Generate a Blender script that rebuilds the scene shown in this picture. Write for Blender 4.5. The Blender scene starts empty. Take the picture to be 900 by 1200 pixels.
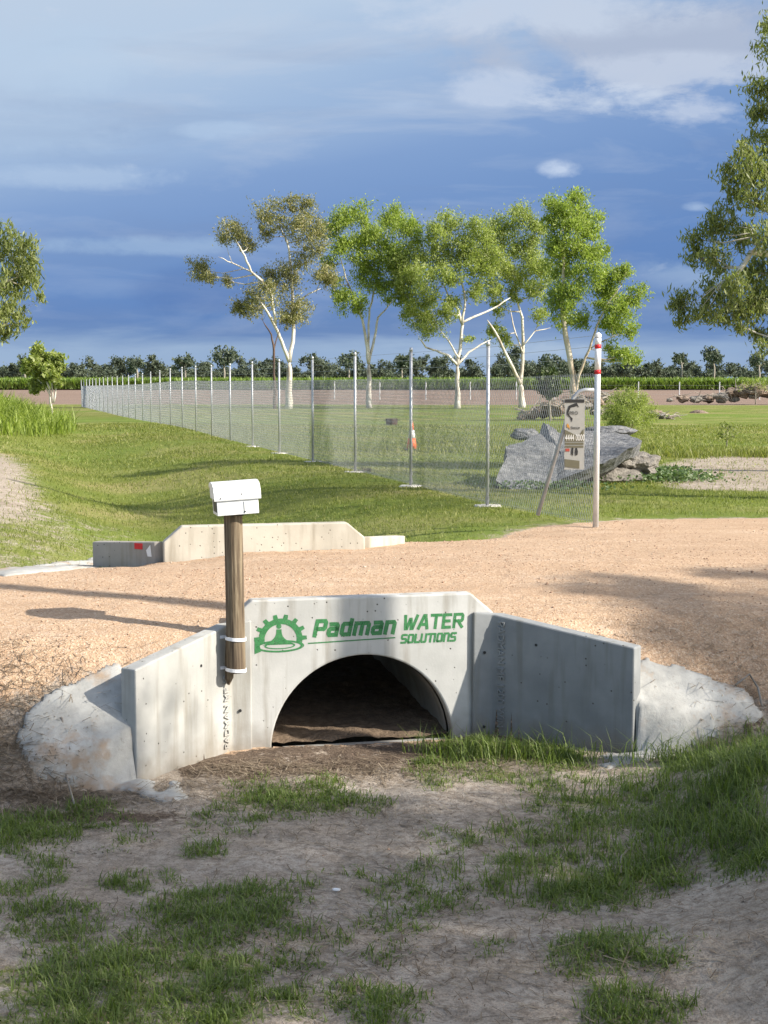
import bpy, bmesh, math, random
import numpy as np
from mathutils import Vector, Matrix, Euler
random.seed(7); RNG = np.random.default_rng(11)
scene = bpy.context.scene
COL = scene.collection
F = 1740.0; CAMZ = 2.5; TH = math.atan(157.0/1740.0)
cT, sT = math.cos(TH), math.sin(TH)

# ------------------------------------------------------------------ helpers
def at(px, py, D):
    """photo pixel (900x1200) + distance in y -> world point"""
    dx = (px-450)/F; dy = (600-py)/F
    k = D/(cT+dy*sT)
    return Vector((dx*k, D, CAMZ+(dy*cT-sT)*k))

def link(o, parent=None):
    COL.objects.link(o)
    if parent is not None: o.parent = parent
    return o
def tag(o, label=None, cat=None, group=None, kind=None):
    if label: o['label'] = label
    if cat: o['category'] = cat
    if group: o['group'] = group
    if kind: o['kind'] = kind
    return o
def empty(name, loc=(0,0,0), rz=0.0):
    o = bpy.data.objects.new(name, None); o.location = loc; o.rotation_euler = (0,0,rz)
    o.empty_display_size = .2
    return link(o)
def npmesh(name, V, FQ=None, FT=None, mat=None, parent=None, smooth=False, attrs=None):
    """fast mesh from numpy arrays of quads and tris"""
    V = np.asarray(V, dtype=np.float32)
    me = bpy.data.meshes.new(name)
    nq = 0 if FQ is None else len(FQ); nt = 0 if FT is None else len(FT)
    me.vertices.add(len(V)); me.vertices.foreach_set('co', V.ravel())
    loops = []
    if nq: loops.append(np.asarray(FQ, dtype=np.int32).ravel())
    if nt: loops.append(np.asarray(FT, dtype=np.int32).ravel())
    loops = np.concatenate(loops)
    me.loops.add(len(loops)); me.loops.foreach_set('vertex_index', loops)
    me.polygons.add(nq+nt)
    st = np.concatenate([np.arange(nq)*4, nq*4+np.arange(nt)*3]).astype(np.int32)
    me.polygons.foreach_set('loop_start', st)
    if smooth: me.polygons.foreach_set('use_smooth', np.ones(nq+nt, dtype=bool))
    me.update(calc_edges=True); me.validate()
    if attrs:
        for k, a in attrs.items():
            at_ = me.attributes.new(k, 'FLOAT', 'POINT'); at_.data.foreach_set('value', np.asarray(a, dtype=np.float32))
    if mat: me.materials.append(mat)
    o = bpy.data.objects.new(name, me)
    return link(o, parent)

class MB:
    """collects shapes into ONE mesh object"""
    def __init__(s): s.v=[]; s.f=[]
    def add(s, vs, fs):
        n=len(s.v); s.v += [tuple(v) for v in vs]; s.f += [tuple(i+n for i in f) for f in fs]
    def box(s, c, d, M=None):
        x,y,z=[k/2 for k in d]
        vs=[Vector((sx*x,sy*y,sz*z)) for sx in(-1,1) for sy in(-1,1) for sz in(-1,1)]
        if M is not None: vs=[M@v for v in vs]
        vs=[v+Vector(c) for v in vs]
        s.add(vs,[(0,1,3,2),(4,6,7,5),(0,4,5,1),(2,3,7,6),(0,2,6,4),(1,5,7,3)])
    def tube(s, pts, rad, n=8, cap=True):
        pts=[Vector(p) for p in pts]
        if not hasattr(rad,'__len__'): rad=[rad]*len(pts)
        rings=[]; prev=None
        for i,p in enumerate(pts):
            a=pts[max(i-1,0)]; b=pts[min(i+1,len(pts)-1)]
            d=(b-a)
            if d.length<1e-9: d=Vector((0,0,1))
            d.normalize()
            if prev is None:
                u=d.orthogonal().normalized()
            else:
                u=(prev-d*prev.dot(d))
                u = u.normalized() if u.length>1e-6 else d.orthogonal().normalized()
            prev=u; w=d.cross(u)
            rings.append([p+(u*math.cos(2*math.pi*k/n)+w*math.sin(2*math.pi*k/n))*rad[i] for k in range(n)])
        vs=[v for r in rings for v in r]; fs=[]
        for i in range(len(pts)-1):
            for k in range(n):
                k2=(k+1)%n
                fs.append((i*n+k,i*n+k2,(i+1)*n+k2,(i+1)*n+k))
        if cap:
            fs.append(tuple(reversed(range(n)))); fs.append(tuple((len(pts)-1)*n+k for k in range(n)))
        s.add(vs,fs)
    def build(s,name,mat,parent=None,smooth=False,bevel=0,M=None):
        me=bpy.data.meshes.new(name)
        v=s.v
        if M is not None: v=[tuple(M@Vector(p)) for p in v]
        me.from_pydata(v,[],s.f); me.update()
        if smooth:
            for p in me.polygons: p.use_smooth=True
        if mat: me.materials.append(mat)
        o=bpy.data.objects.new(name,me); link(o,parent)
        if bevel:
            m=o.modifiers.new('b','BEVEL'); m.width=bevel; m.segments=2; m.limit_method='ANGLE'
        return o

def _hash(ix, iy, seed):
    n = (ix.astype(np.int64)*374761393 + iy.astype(np.int64)*668265263 + seed*974634777) & 0xffffffff
    n = ((n ^ (n >> 13))*1274126177) & 0xffffffff
    n = n ^ (n >> 16)
    return (n & 0xffffff)/float(0xffffff)
def vnoise(x, y, seed=0):
    x=np.asarray(x,float); y=np.asarray(y,float)
    ix=np.floor(x); iy=np.floor(y); fx=x-ix; fy=y-iy
    fx=fx*fx*(3-2*fx); fy=fy*fy*(3-2*fy)
    a=_hash(ix,iy,seed); b=_hash(ix+1,iy,seed); c=_hash(ix,iy+1,seed); d=_hash(ix+1,iy+1,seed)
    return (a*(1-fx)+b*fx)*(1-fy)+(c*(1-fx)+d*fx)*fy
def fbm(x, y, seed=0, o=4):
    r=0; a=.5; t=0
    for i in range(o):
        r=r+a*vnoise(x*2**i, y*2**i, seed+i*17); t+=a; a*=.5
    return r/t
def sst(a,b,x):
    t=np.clip((x-a)/(b-a),0,1); return t*t*(3-2*t)

# ------------------------------------------------------------------ materials
def nodes(name):
    m=bpy.data.materials.new(name); m.use_nodes=True
    nt=m.node_tree; b=nt.nodes['Principled BSDF']; return m,nt,b
def N(nt,t,**kw):
    n=nt.nodes.new(t)
    for k,v in kw.items(): setattr(n,k,v)
    return n
def ramp(nt, fac, stops, interp='LINEAR'):
    r=N(nt,'ShaderNodeValToRGB'); r.color_ramp.interpolation=interp
    el=r.color_ramp.elements
    while len(el)<len(stops): el.new(.5)
    for e,(p,c) in zip(el,stops):
        e.position=p; e.color=(c[0],c[1],c[2],1) if hasattr(c,'__len__') else (c,c,c,1)
    nt.links.new(fac,r.inputs[0]); return r.outputs[0]
def noise(nt, scale, detail=4, rough=.55, vec=None, dist=0, stretch=None, obj=True):
    n=N(nt,'ShaderNodeTexNoise'); n.inputs['Scale'].default_value=scale; n.inputs['Detail'].default_value=detail
    n.inputs['Roughness'].default_value=rough; n.inputs['Distortion'].default_value=dist
    if vec is None:
        tc=N(nt,'ShaderNodeTexCoord'); vec=tc.outputs['Object']
    if stretch:
        mp=N(nt,'ShaderNodeMapping'); mp.inputs['Scale'].default_value=stretch; nt.links.new(vec,mp.inputs[0]); vec=mp.outputs[0]
    nt.links.new(vec,n.inputs['Vector']); return n.outputs['Fac']
def mix(nt, fac, a, b, mode='MIX'):
    m=N(nt,'ShaderNodeMix'); m.data_type='RGBA'; m.blend_type=mode
    for i,v in ((0,fac),(6,a),(7,b)):
        if hasattr(v,'is_linked') or isinstance(v,bpy.types.NodeSocket): nt.links.new(v,m.inputs[i])
        elif hasattr(v,'__len__'): m.inputs[i].default_value=(v[0],v[1],v[2],1)
        else: m.inputs[i].default_value=v
    return m.outputs[2]
def mth(nt,op,a,b=None,c=None,clamp=False):
    m=N(nt,'ShaderNodeMath',operation=op); m.use_clamp=clamp
    for i,v in enumerate((a,b,c)):
        if v is None: continue
        if isinstance(v,bpy.types.NodeSocket): nt.links.new(v,m.inputs[i])
        else: m.inputs[i].default_value=v
    return m.outputs[0]
def bump(nt,b,h,strength=.5,dist=.01,prev=None):
    n=N(nt,'ShaderNodeBump'); n.inputs['Strength'].default_value=strength; n.inputs['Distance'].default_value=dist
    nt.links.new(h,n.inputs['Height'])
    if prev is not None: nt.links.new(prev,n.inputs['Normal'])
    if b is not None: nt.links.new(n.outputs[0],b.inputs['Normal'])
    return n.outputs[0]

def simple(name, c1, c2, scale=8, rough=.7, metal=0, bs=.3, bd=.005, stretch=None, spec=.3, bscale=None):
    m,nt,b=nodes(name)
    f=noise(nt,scale,5,stretch=stretch)
    nt.links.new(ramp(nt,f,[(.3,c1),(.7,c2)]),b.inputs['Base Color'])
    b.inputs['Roughness'].default_value=rough; b.inputs['Metallic'].default_value=metal
    b.inputs['Specular IOR Level'].default_value=spec
    if bs: bump(nt,b,noise(nt,bscale or scale*3,5,stretch=stretch),bs,bd)
    return m
def concrete(name, c1, c2, stain=(.2,.17,.12), holes=True, stainz=True):
    m,nt,b=nodes(name)
    f=noise(nt,3.0,6,.6)
    col=ramp(nt,f,[(.28,c1),(.72,c2)])
    st=noise(nt,11,5,.55,stretch=(1,1,.10))
    col=mix(nt,mth(nt,'MULTIPLY',ramp(nt,st,[(.5,0),(.68,1)]),.5),col,stain)
    bl=noise(nt,1.7,3,.5)
    col=mix(nt,mth(nt,'MULTIPLY',ramp(nt,bl,[(.45,0),(.66,1)]),.5),col,tuple(k*.72 for k in c1))
    if holes:
        v=N(nt,'ShaderNodeTexVoronoi'); v.inputs['Scale'].default_value=22
        tc=N(nt,'ShaderNodeTexCoord'); nt.links.new(tc.outputs['Object'],v.inputs['Vector'])
        h1=ramp(nt,v.outputs['Distance'],[(.08,1),(.16,0)])
        pick=ramp(nt,mth(nt,'FRACT',mth(nt,'MULTIPLY',v.outputs['Color'],1.0)),[(.62,0),(.64,1)])
        hm=mth(nt,'MULTIPLY',h1,pick)
        col=mix(nt,hm,col,(.08,.075,.065))
        n0=bump(nt,None,hm,.6,-.004)
    else: n0=None
    if stainz:
        tc=N(nt,'ShaderNodeTexCoord'); sx=N(nt,'ShaderNodeSeparateXYZ'); nt.links.new(tc.outputs['Object'],sx.inputs[0])
        zz=mth(nt,'ADD',sx.outputs['Z'],mth(nt,'MULTIPLY',noise(nt,9,4),.25))
        col=mix(nt,mth(nt,'MULTIPLY',ramp(nt,zz,[(.14,1),(.34,0)]),.6),col,(.17,.135,.095))
    nt.links.new(col,b.inputs['Base Color']); b.inputs['Roughness'].default_value=.82
    b.inputs['Specular IOR Level'].default_value=.25
    bump(nt,b,noise(nt,60,6,.65),.25,.004,n0)
    return m
def leafmat(name, stops, trans=.3, rough=.5):
    m,nt,b=nodes(name)
    g=N(nt,'ShaderNodeNewGeometry')
    big=noise(nt,.9,2)
    f=mth(nt,'ADD',mth(nt,'MULTIPLY',g.outputs['Random Per Island'],.65),mth(nt,'MULTIPLY',big,.35))
    col=ramp(nt,f,stops); nt.links.new(col,b.inputs['Base Color'])
    b.inputs['Roughness'].default_value=rough; b.inputs['Specular IOR Level'].default_value=.35
    tr=N(nt,'ShaderNodeBsdfTranslucent'); nt.links.new(mix(nt,1.0,col,(1.35,1.5,.7),'MULTIPLY'),tr.inputs[0])
    ms=N(nt,'ShaderNodeMixShader'); ms.inputs[0].default_value=trans
    nt.links.new(b.outputs[0],ms.inputs[1]); nt.links.new(tr.outputs[0],ms.inputs[2])
    nt.links.new(ms.outputs[0],nt.nodes['Material Output'].inputs[0])
    return m

M={}
M['head']=concrete('headwall_concrete',(.42,.42,.40),(.55,.545,.52))
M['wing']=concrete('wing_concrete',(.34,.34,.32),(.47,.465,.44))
M['wingdark']=concrete('shade_toned_wing_concrete',(.21,.22,.225),(.30,.31,.31),stain=(.15,.14,.11))  # wing concrete darkened so its colour carries the right wing's shade
M['rear']=concrete('rear_concrete',(.42,.39,.325),(.54,.51,.44),stainz=False)
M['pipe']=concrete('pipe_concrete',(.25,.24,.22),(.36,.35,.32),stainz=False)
M['green']=None
M['galv']=simple('galvanised_steel',(.42,.43,.44),(.56,.57,.58),14,.42,.55,.1,.001)
M['wire']=simple('galvanised_wire',(.30,.32,.34),(.42,.44,.46),14,.5,.3,0)
M['postpale']=simple('pale_steel_post',(.55,.56,.57),(.68,.69,.69),10,.4,.25,.1,.001)
M['red']=simple('red_tape',(.5,.02,.025),(.6,.03,.035),20,.4,0,.1,.001)
M['whitetape']=simple('white_tape',(.72,.72,.72),(.8,.8,.79),20,.4,0,.1,.001)
M['white']=simple('white_painted_metal',(.74,.75,.76),(.80,.81,.81),5,.35,0,.05,.001)
M['dark']=simple('dark_metal',(.03,.03,.03),(.05,.05,.05),20,.5,.3,.1,.001)
M['strap']=simple('white_plastic_strap',(.75,.76,.78),(.8,.8,.82),20,.4,0,.1,.001)
M['footing']=simple('footing_concrete',(.5,.47,.42),(.62,.6,.55),12,.9,0,.5,.01)
M['apron']=None

def wood_mat():
    m,nt,b=nodes('weathered_wood')
    f=noise(nt,42,7,.65,stretch=(1,1,.045),dist=.3)
    col=ramp(nt,f,[(.34,(.03,.02,.012)),(.48,(.12,.085,.05)),(.66,(.27,.215,.14))])
    k=noise(nt,5,3,.5,stretch=(1,1,.3))
    col=mix(nt,mth(nt,'MULTIPLY',ramp(nt,k,[(.45,0),(.65,1)]),.5),col,(.07,.045,.03))
    nt.links.new(col,b.inputs['Base Color']); b.inputs['Roughness'].default_value=.8
    bump(nt,b,f,.9,.006); return m
M['wood']=wood_mat()
M['greywood']=simple('grey_dead_wood',(.20,.17,.14),(.38,.34,.29),5,.9,0,.5,.02)
def bark(name,c1,c2,c3):
    m,nt,b=nodes(name)
    f=noise(nt,1.4,5,.6,stretch=(1,1,.35))
    col=ramp(nt,f,[(.34,c3),(.45,c1),(.62,c2)])
    nt.links.new(col,b.inputs['Base Color']); b.inputs['Roughness'].default_value=.75
    bump(nt,b,noise(nt,7,5,stretch=(1,1,.4)),.4,.02); return m
M['bark']=bark('white_gum_bark',(.52,.47,.40),(.70,.67,.61),(.28,.23,.18))
M['barktan']=bark('tan_gum_bark',(.45,.37,.28),(.60,.53,.44),(.22,.17,.12))
M['barkdark']=bark('dark_red_bark',(.07,.04,.03),(.13,.08,.06),(.04,.025,.02))
M['barkfar']=bark('far_bark',(.25,.22,.18),(.35,.31,.26),(.12,.1,.08))
M['leaf_olive']=leafmat('olive_brown_leaves',[(.1,(.11,.115,.045)),(.45,(.23,.23,.09)),(.75,(.33,.31,.15)),(.95,(.38,.30,.19))],.25)
M['leaf_bright']=leafmat('bright_green_leaves',[(.1,(.13,.18,.03)),(.5,(.27,.34,.07)),(.9,(.42,.48,.15))],.45)
M['leaf_mid']=leafmat('mid_green_leaves',[(.1,(.14,.18,.04)),(.5,(.29,.34,.10)),(.9,(.44,.47,.20))],.45)
M['leaf_gum']=leafmat('grey_green_gum_leaves',[(.1,(.10,.13,.035)),(.5,(.21,.24,.08)),(.9,(.34,.36,.17))],.4)
M['leaf_dark']=leafmat('dark_green_leaves',[(.1,(.03,.05,.018)),(.5,(.06,.085,.03)),(.9,(.10,.13,.05))],.2)
M['leaf_far']=leafmat('distant_leaves',[(.1,(.05,.07,.045)),(.5,(.085,.11,.07)),(.9,(.13,.15,.10))],.15,.7)
M['grass_fg']=leafmat('lush_grass_blades',[(.08,(.065,.095,.022)),(.4,(.13,.18,.04)),(.75,(.20,.26,.075)),(.93,(.36,.34,.19))],.38)
M['grass_mid']=leafmat('lawn_grass_blades',[(.08,(.09,.12,.02)),(.45,(.18,.21,.045)),(.75,(.27,.28,.08)),(.93,(.44,.38,.20))],.35)
M['grass_tall']=leafmat('tall_yellow_green_grass',[(.08,(.12,.16,.03)),(.45,(.22,.29,.05)),(.8,(.32,.38,.09)),(.97,(.48,.42,.2))],.4)
M['cane']=leafmat('cane_leaves',[(.1,(.11,.17,.03)),(.5,(.17,.25,.05)),(.9,(.25,.32,.08))],.35)
M['straw']=leafmat('dry_straw',[(.1,(.10,.07,.045)),(.5,(.20,.15,.10)),(.9,(.40,.33,.24))],.05,.8)
M['pebble']=leafmat('gravel_stones',[(.1,(.25,.15,.09)),(.5,(.42,.28,.19)),(.8,(.55,.41,.3)),(.97,(.7,.62,.52))],0,.8)

def slab_mat():
    m,nt,b=nodes('grey_rock')
    f=noise(nt,4,8,.7); c=ramp(nt,f,[(.3,(.07,.074,.08)),(.5,(.155,.16,.168)),(.72,(.30,.30,.30))])
    g=noise(nt,16,6,.7)
    c=mix(nt,.5,c,ramp(nt,g,[(.35,(.06,.06,.066)),(.65,(.32,.32,.32))]))
    nt.links.new(c,b.inputs['Base Color']); b.inputs['Roughness'].default_value=.85
    bump(nt,b,noise(nt,10,8,.7),.9,.06); return m
M['slab']=slab_mat()
def apron_mat():
    m,nt,b=nodes('splashed_concrete')
    f=noise(nt,5,8,.65); c=ramp(nt,f,[(.3,(.29,.285,.265)),(.6,(.42,.415,.39)),(.8,(.50,.495,.475))])
    d=noise(nt,2.6,5,.65)
    c=mix(nt,ramp(nt,d,[(.52,0),(.64,1)]),c,(.33,.25,.18))
    k=noise(nt,25,6,.7)
    c=mix(nt,mth(nt,'MULTIPLY',ramp(nt,k,[(.6,0),(.7,1)]),.5),c,(.22,.2,.17))
    nt.links.new(c,b.inputs['Base Color']); b.inputs['Roughness'].default_value=.9
    n0=bump(nt,None,noise(nt,9,8,.65),.5,.02); bump(nt,b,noise(nt,70,4,.7),.4,.003,n0); return m
M['apron']=apron_mat()
def paint_mat():
    m,nt,b=nodes('green_spray_paint')
    f=noise(nt,30,5,.7)
    nt.links.new(ramp(nt,f,[(.3,(.02,.15,.045)),(.7,(.055,.24,.08))]),b.inputs['Base Color'])
    b.inputs['Roughness'].default_value=.6
    tp=N(nt,'ShaderNodeBsdfTransparent'); ms=N(nt,'ShaderNodeMixShader')
    nt.links.new(ramp(nt,noise(nt,90,4,.75),[(.34,.40),(.50,1)]),ms.inputs[0])
    nt.links.new(tp.outputs[0],ms.inputs[1]); nt.links.new(b.outputs[0],ms.inputs[2])
    nt.links.new(ms.outputs[0],nt.nodes['Material Output'].inputs[0]); return m
M['green']=paint_mat()

def ground_mat():
    m,nt,b=nodes('ground_surface')
    tc=N(nt,'ShaderNodeTexCoord'); P=tc.outputs['Object']
    def A(n):
        a=N(nt,'ShaderNodeAttribute'); a.attribute_name=n; return a.outputs['Fac']
    edge=mth(nt,'MULTIPLY',mth(nt,'SUBTRACT',noise(nt,3.5,6,.65,P),.5),.9)
    edge2=mth(nt,'MULTIPLY',mth(nt,'SUBTRACT',noise(nt,28,4,.65,P),.5),.5)
    ee=mth(nt,'ADD',edge,edge2)
    def msk(n,lo=.42,hi=.58):
        return ramp(nt,mth(nt,'ADD',A(n),ee),[(lo,0),(hi,1)])
    # bare sandy soil
    n1=noise(nt,1.8,6,.6,P); n2=noise(nt,22,8,.7,P); n3=noise(nt,120,5,.7,P)
    soil=ramp(nt,n1,[(.3,(.36,.30,.24)),(.55,(.46,.395,.325)),(.75,(.53,.465,.395))])
    soil=mix(nt,mth(nt,'MULTIPLY',ramp(nt,n2,[(.45,0),(.62,1)]),.6),soil,(.17,.13,.095))
    soil=mix(nt,mth(nt,'MULTIPLY',ramp(nt,noise(nt,75,6,.75,P),[(.52,0),(.64,1)]),.55),soil,(.10,.075,.055))
    soil=mix(nt,mth(nt,'MULTIPLY',ramp(nt,noise(nt,4.5,5,.7,P),[(.5,0),(.66,1)]),.4),soil,(.20,.16,.12))
    # dark litter mulch
    lit=ramp(nt,noise(nt,45,7,.75,P),[(.35,(.07,.05,.037)),(.6,(.16,.12,.09)),(.75,(.27,.21,.16))])
    soil=mix(nt,msk('litter'),soil,lit)
    # gravel road
    rd=ramp(nt,noise(nt,1.1,5,.6,P),[(.3,(.46,.31,.205)),(.7,(.56,.39,.27))])
    v=N(nt,'ShaderNodeTexVoronoi'); v.inputs['Scale'].default_value=85; nt.links.new(P,v.inputs['Vector'])
    sp=N(nt,'ShaderNodeSeparateColor'); nt.links.new(v.outputs['Color'],sp.inputs[0])
    peb=ramp(nt,sp.outputs[0],[(.0,(.31,.20,.12)),(.4,(.47,.33,.21)),(.75,(.58,.44,.30)),(1,(.70,.60,.48))])
    rd=mix(nt,.5,rd,peb)
    tr_=noise(nt,1.0,5,.6,P,stretch=(.35,2.6,1))
    rd=mix(nt,mth(nt,'MULTIPLY',ramp(nt,tr_,[(.42,0),(.62,1)]),.32),rd,(.36,.24,.155))
    rd=mix(nt,mth(nt,'MULTIPLY',ramp(nt,noise(nt,2.3,6,.7,P,stretch=(.5,1.6,1)),[(.55,0),(.7,1)]),.35),rd,(.66,.52,.40))
    rd=mix(nt,mth(nt,'MULTIPLY',ramp(nt,noise(nt,9,6,.7,P),[(.5,0),(.75,1)]),.35),rd,(.34,.22,.14))
    # lawn soil / turf
    g1=noise(nt,.35,5,.65,P); g2=noise(nt,14,6,.7,P)
    tf=ramp(nt,g1,[(.3,(.12,.15,.03)),(.48,(.19,.21,.05)),(.62,(.32,.28,.12))])
    tf=mix(nt,ramp(nt,g2,[(.35,0),(.7,.6)]),tf,(.09,.12,.02))
    sp2=noise(nt,.06,4,.6,P,stretch=(.4,1.6,1))
    tf=mix(nt,ramp(nt,sp2,[(.45,0),(.65,.6)]),tf,(.13,.22,.03))
    # ploughed field
    pl=ramp(nt,noise(nt,.5,5,.6,P,stretch=(.15,2.5,1)),[(.3,(.18,.125,.095)),(.7,(.29,.215,.17))])
    col=mix(nt,msk('grass',.40,.62),soil,tf)
    col=mix(nt,msk('road'),col,rd)
    col=mix(nt,A('field'),col,pl)
    nt.links.new(col,b.inputs['Base Color']); b.inputs['Roughness'].default_value=.95
    b.inputs['Specular IOR Level'].default_value=.1
    n0=bump(nt,None,n2,.6,.03)
    n1_=bump(nt,None,v.outputs['Distance'],.5,.008,n0)
    bump(nt,b,n3,.5,.006,n1_)
    return m
M['ground']=ground_mat()

# ------------------------------------------------------------------ culvert frame
YAW=math.radians(13.0); cY,sY=math.cos(YAW),math.sin(YAW)
CX,CY=-0.14,9.93
def loc2w(s,t,z=0): return Vector((CX+s*cY-t*sY, CY+s*sY+t*cY, z))
LEN=3.70; RZ=.15   # pipe length, rise at the rear

def wq(s,t):
    return (np.abs(s)-(.93+np.maximum(-.04-t,0)*np.where(s<0,1.0,1.13)))*.68
def terrain(x,y):
    x=np.asarray(x,float); y=np.asarray(y,float)
    dx=x-CX; dy=y-CY
    s=dx*cY+dy*sY; t=-dx*sY+dy*cY
    tt=t*(1-sst(4,12,y-CY))+(y-CY)*sst(4,12,y-CY)
    H=np.interp(tt,[0,.8,2,3.6,5,8,10,20,28,50,95,120,290,2500],[.86,.93,.98,.93,.88,.82,.80,.78,.74,.56,.28,.1,.1,.1])
    H=H-(.07*sst(-.2,-1.0,s)+.09*sst(-1.0,-1.5,s))*sst(2.4,3.4,t)*(1-sst(5,7,t))
    # shoulder running down to the ditch in front
    fr=.06+.80*sst(-1.22,.04,t)
    Hf=np.where(t<0,fr,H)
    floor=.03+.05*(fbm(x*1.3,y*1.3,5)-.5)
    floor=floor+.42*sst(1.2,2.6,x)*sst(9.6,8.2,y)+.10*sst(-1.8,-3.2,x)+.85*sst(5.0,1.5,y)
    floor=floor+.10*np.exp(-((x-1.6)**2+(y-5.9)**2)/.35)
    Hf=np.maximum(Hf,floor)
    q=wq(s,t)
    wdt=.006+.55*sst(-.70,-.98,t)+.3*sst(-.9,-1.5,t)
    w=sst(-.003-.15*sst(-1.0,-1.5,t),wdt,q)
    # step at the headwall
    tstep=sst(.045,.105,t)
    inside=(1-w)*(1-tstep)
    inside=np.where(t>0,(1-sst(.0,.05,np.abs(s)-.88))*(1-tstep),inside)
    z=np.where(t<.11,Hf*(1-inside)+floor*inside,Hf)
    # swale behind the rear headwall
    cx=-1.15-.27*(y-13.7)
    dep=np.interp(t,[LEN+.04,LEN+.10,9,20,40,80],[0,.80,.55,.38,.2,0])
    q2=(np.abs(s+.13)-(.88+np.maximum(t-LEN-.1,0)*1.0))
    near=(1-sst(-.02,.03+.9*sst(LEN+.7,LEN+1.6,t),q2*.7))
    far=np.exp(-((x-cx)/1.7)**2)
    kk=sst(LEN+.5,LEN+1.8,t)
    z=z-dep*(near*(1-kk)+far*kk)
    # left mound with tall grass, gentle swell on left side
    z=z+1.05*np.exp(-(((x+14.5)/3.4)**2+((y-47)/7.5)**2))
    z=z+.10*sst(-3,-8,x)*sst(14,22,y)*(1-sst(50,80,y))
    rough=.018+.03*sst(13,20,y)
    z=z+rough*(fbm(x*4.5,y*4.5,9,4)-.5)*2*(.35+.65*(t<-.1))+.012*(fbm(x*14,y*14,3,3)-.5)
    return z
def hz(x,y): return float(terrain(np.array([x]),np.array([y]))[0])
_DD=np.concatenate([np.arange(4,30,.02),np.arange(30,160,.1),np.arange(160,500,.5)])
def ground(px,py):
    dx=(px-450)/F; dy=(600-py)/F
    k=_DD/(cT+dy*sT); X=dx*k; Z=CAMZ+(dy*cT-sT)*k
    G=terrain(X,_DD); i=np.argmax(Z<G)
    return Vector((X[i],_DD[i],G[i]))
def poly_sd(x,y,poly):
    """signed distance to polygon, positive inside"""
    P=np.array(poly); n=len(P); d=np.full(x.shape,1e9); ins=np.zeros(x.shape,bool)
    for i in range(n):
        a=P[i]; b=P[(i+1)%n]; e=b-a
        wx=x-a[0]; wy=y-a[1]
        u=np.clip((wx*e[0]+wy*e[1])/(e@e+1e-12),0,1)
        d=np.minimum(d,np.hypot(wx-u*e[0],wy-u*e[1]))
        c=((a[1]>y)!=(b[1]>y))&(x<(b[0]-a[0])*(y-a[1])/(b[1]-a[1]+1e-12)+a[0])
        ins^=c
    return np.where(ins,d,-d)

# road outline in the world (crossing runs left-right, opens out to the right)
g=lambda px,py:(lambda p:(p.x,p.y))(ground(px,py))
road_poly=[(-30,8.4),g(-40,846),g(25,832),g(70,808),g(130,788),(-1.45,9.3),(-.95,9.72),(.75,10.1),(1.62,9.75),g(800,792),g(860,814),g(930,842),(30,7.6),
           (30,19.0),(7,17.6),(4.2,17.6),(2.9,17.4),(1.9,16.6),(1.2,15.6),(.4,14.7),(-.2,13.9),(-1.9,13.5),(-2.6,13.1),(-3.6,12.0),(-5,11.0),(-30,9.6)]
dirt_left=[g(-60,535),g(0,532),g(20,546),g(26,565),g(10,588),g(-12,600),g(-60,604)]
dirt_right=[g(960,528),g(830,535),(lambda p:(p[0],p[1]))(g(790,545)),g(770,560),g(810,572),g(960,575)]

xs=np.concatenate([-np.geomspace(600,7.2,70),np.arange(-7,-3,.10),np.arange(-3,-2.2,.05),np.arange(-2.2,2.2,.026),np.arange(2.2,3,.05),np.arange(3,7,.10),np.geomspace(7.2,600,70)])
ys=np.concatenate([np.arange(-8,4.5,.35),np.arange(4.5,8.3,.06),np.arange(8.3,10.6,.026),np.arange(10.6,12.8,.06),np.arange(12.8,14.6,.035),np.arange(14.6,24,.10),np.geomspace(24.2,1500,170)])
XX,YY=np.meshgrid(xs,ys); ZZ=terrain(XX,YY)
sd=poly_sd(XX,YY,road_poly); roadm=sst(-.35,.35,sd)
dl=sst(-1.0,.8,poly_sd(XX,YY,dirt_left)); dr=sst(-.9,.5,poly_sd(XX,YY,dirt_right))
S_=(XX-CX)*cY+(YY-CY)*sY; T_=-(XX-CX)*sY+(YY-CY)*cY
beyond=((T_>0)&(sd<0)|(YY>14)&(sd<0)).astype(float)
cxs=-1.15-.27*(YY-13.7)
grassm=beyond*(.86-.75*dl-.72*dr)
# thin, worn edges of the lawn beside the road
grassm=grassm-.33*beyond*np.exp(-np.maximum(-sd,0)/.6)
grassm=grassm-.30*beyond*sst(-2,-4,XX)*(1-sst(18,26,YY))
# foreground grass patches, photo pixels: cx cy rx ry strength
FG=[(70,1165,120,55,1.3),(210,1150,110,60,1.3),(300,1185,90,30,1.1),(248,1070,75,28,1.2),(162,1034,38,12,1),(60,1085,70,26,.8),(25,1030,45,22,.7),
(345,932,75,22,1),(240,998,22,9,1),(348,1045,32,13,.8),(405,1022,30,10,.6),(430,1178,60,26,.9),(500,1045,62,34,.7),(445,1125,26,10,.8),
(555,1110,34,10,.7),(527,985,30,14,.7),(512,905,30,18,.8),(600,888,75,24,1.2),(650,1038,85,34,1.3),(700,955,80,26,1.1),(790,935,120,34,1.2),
(850,893,85,34,1.3),(865,985,70,40,1.3),(765,1010,85,30,1.2),(725,1118,85,24,1.1),(745,1180,65,24,1.2),(55,965,60,40,.9),(130,975,40,18,.6),
(412,935,40,14,.7),(655,925,50,18,.8),(560,870,40,12,1),(470,1090,50,20,.45),(360,1110,60,26,.7),(270,960,50,16,.6),(15,915,40,20,.5),(640,980,60,20,.6)]
FGW=[]
for (cx,cy,rx,ry,k) in FG:
    c=ground(cx,cy); e=ground(cx+rx,cy); f=ground(cx,cy-ry); f2=ground(cx,min(cy+ry,1230))
    FGW.append((c.x,c.y,max(abs(e.x-c.x),.05)*1.18,max(abs(f.y-f2.y)/2,.05)*1.25,k))
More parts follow.
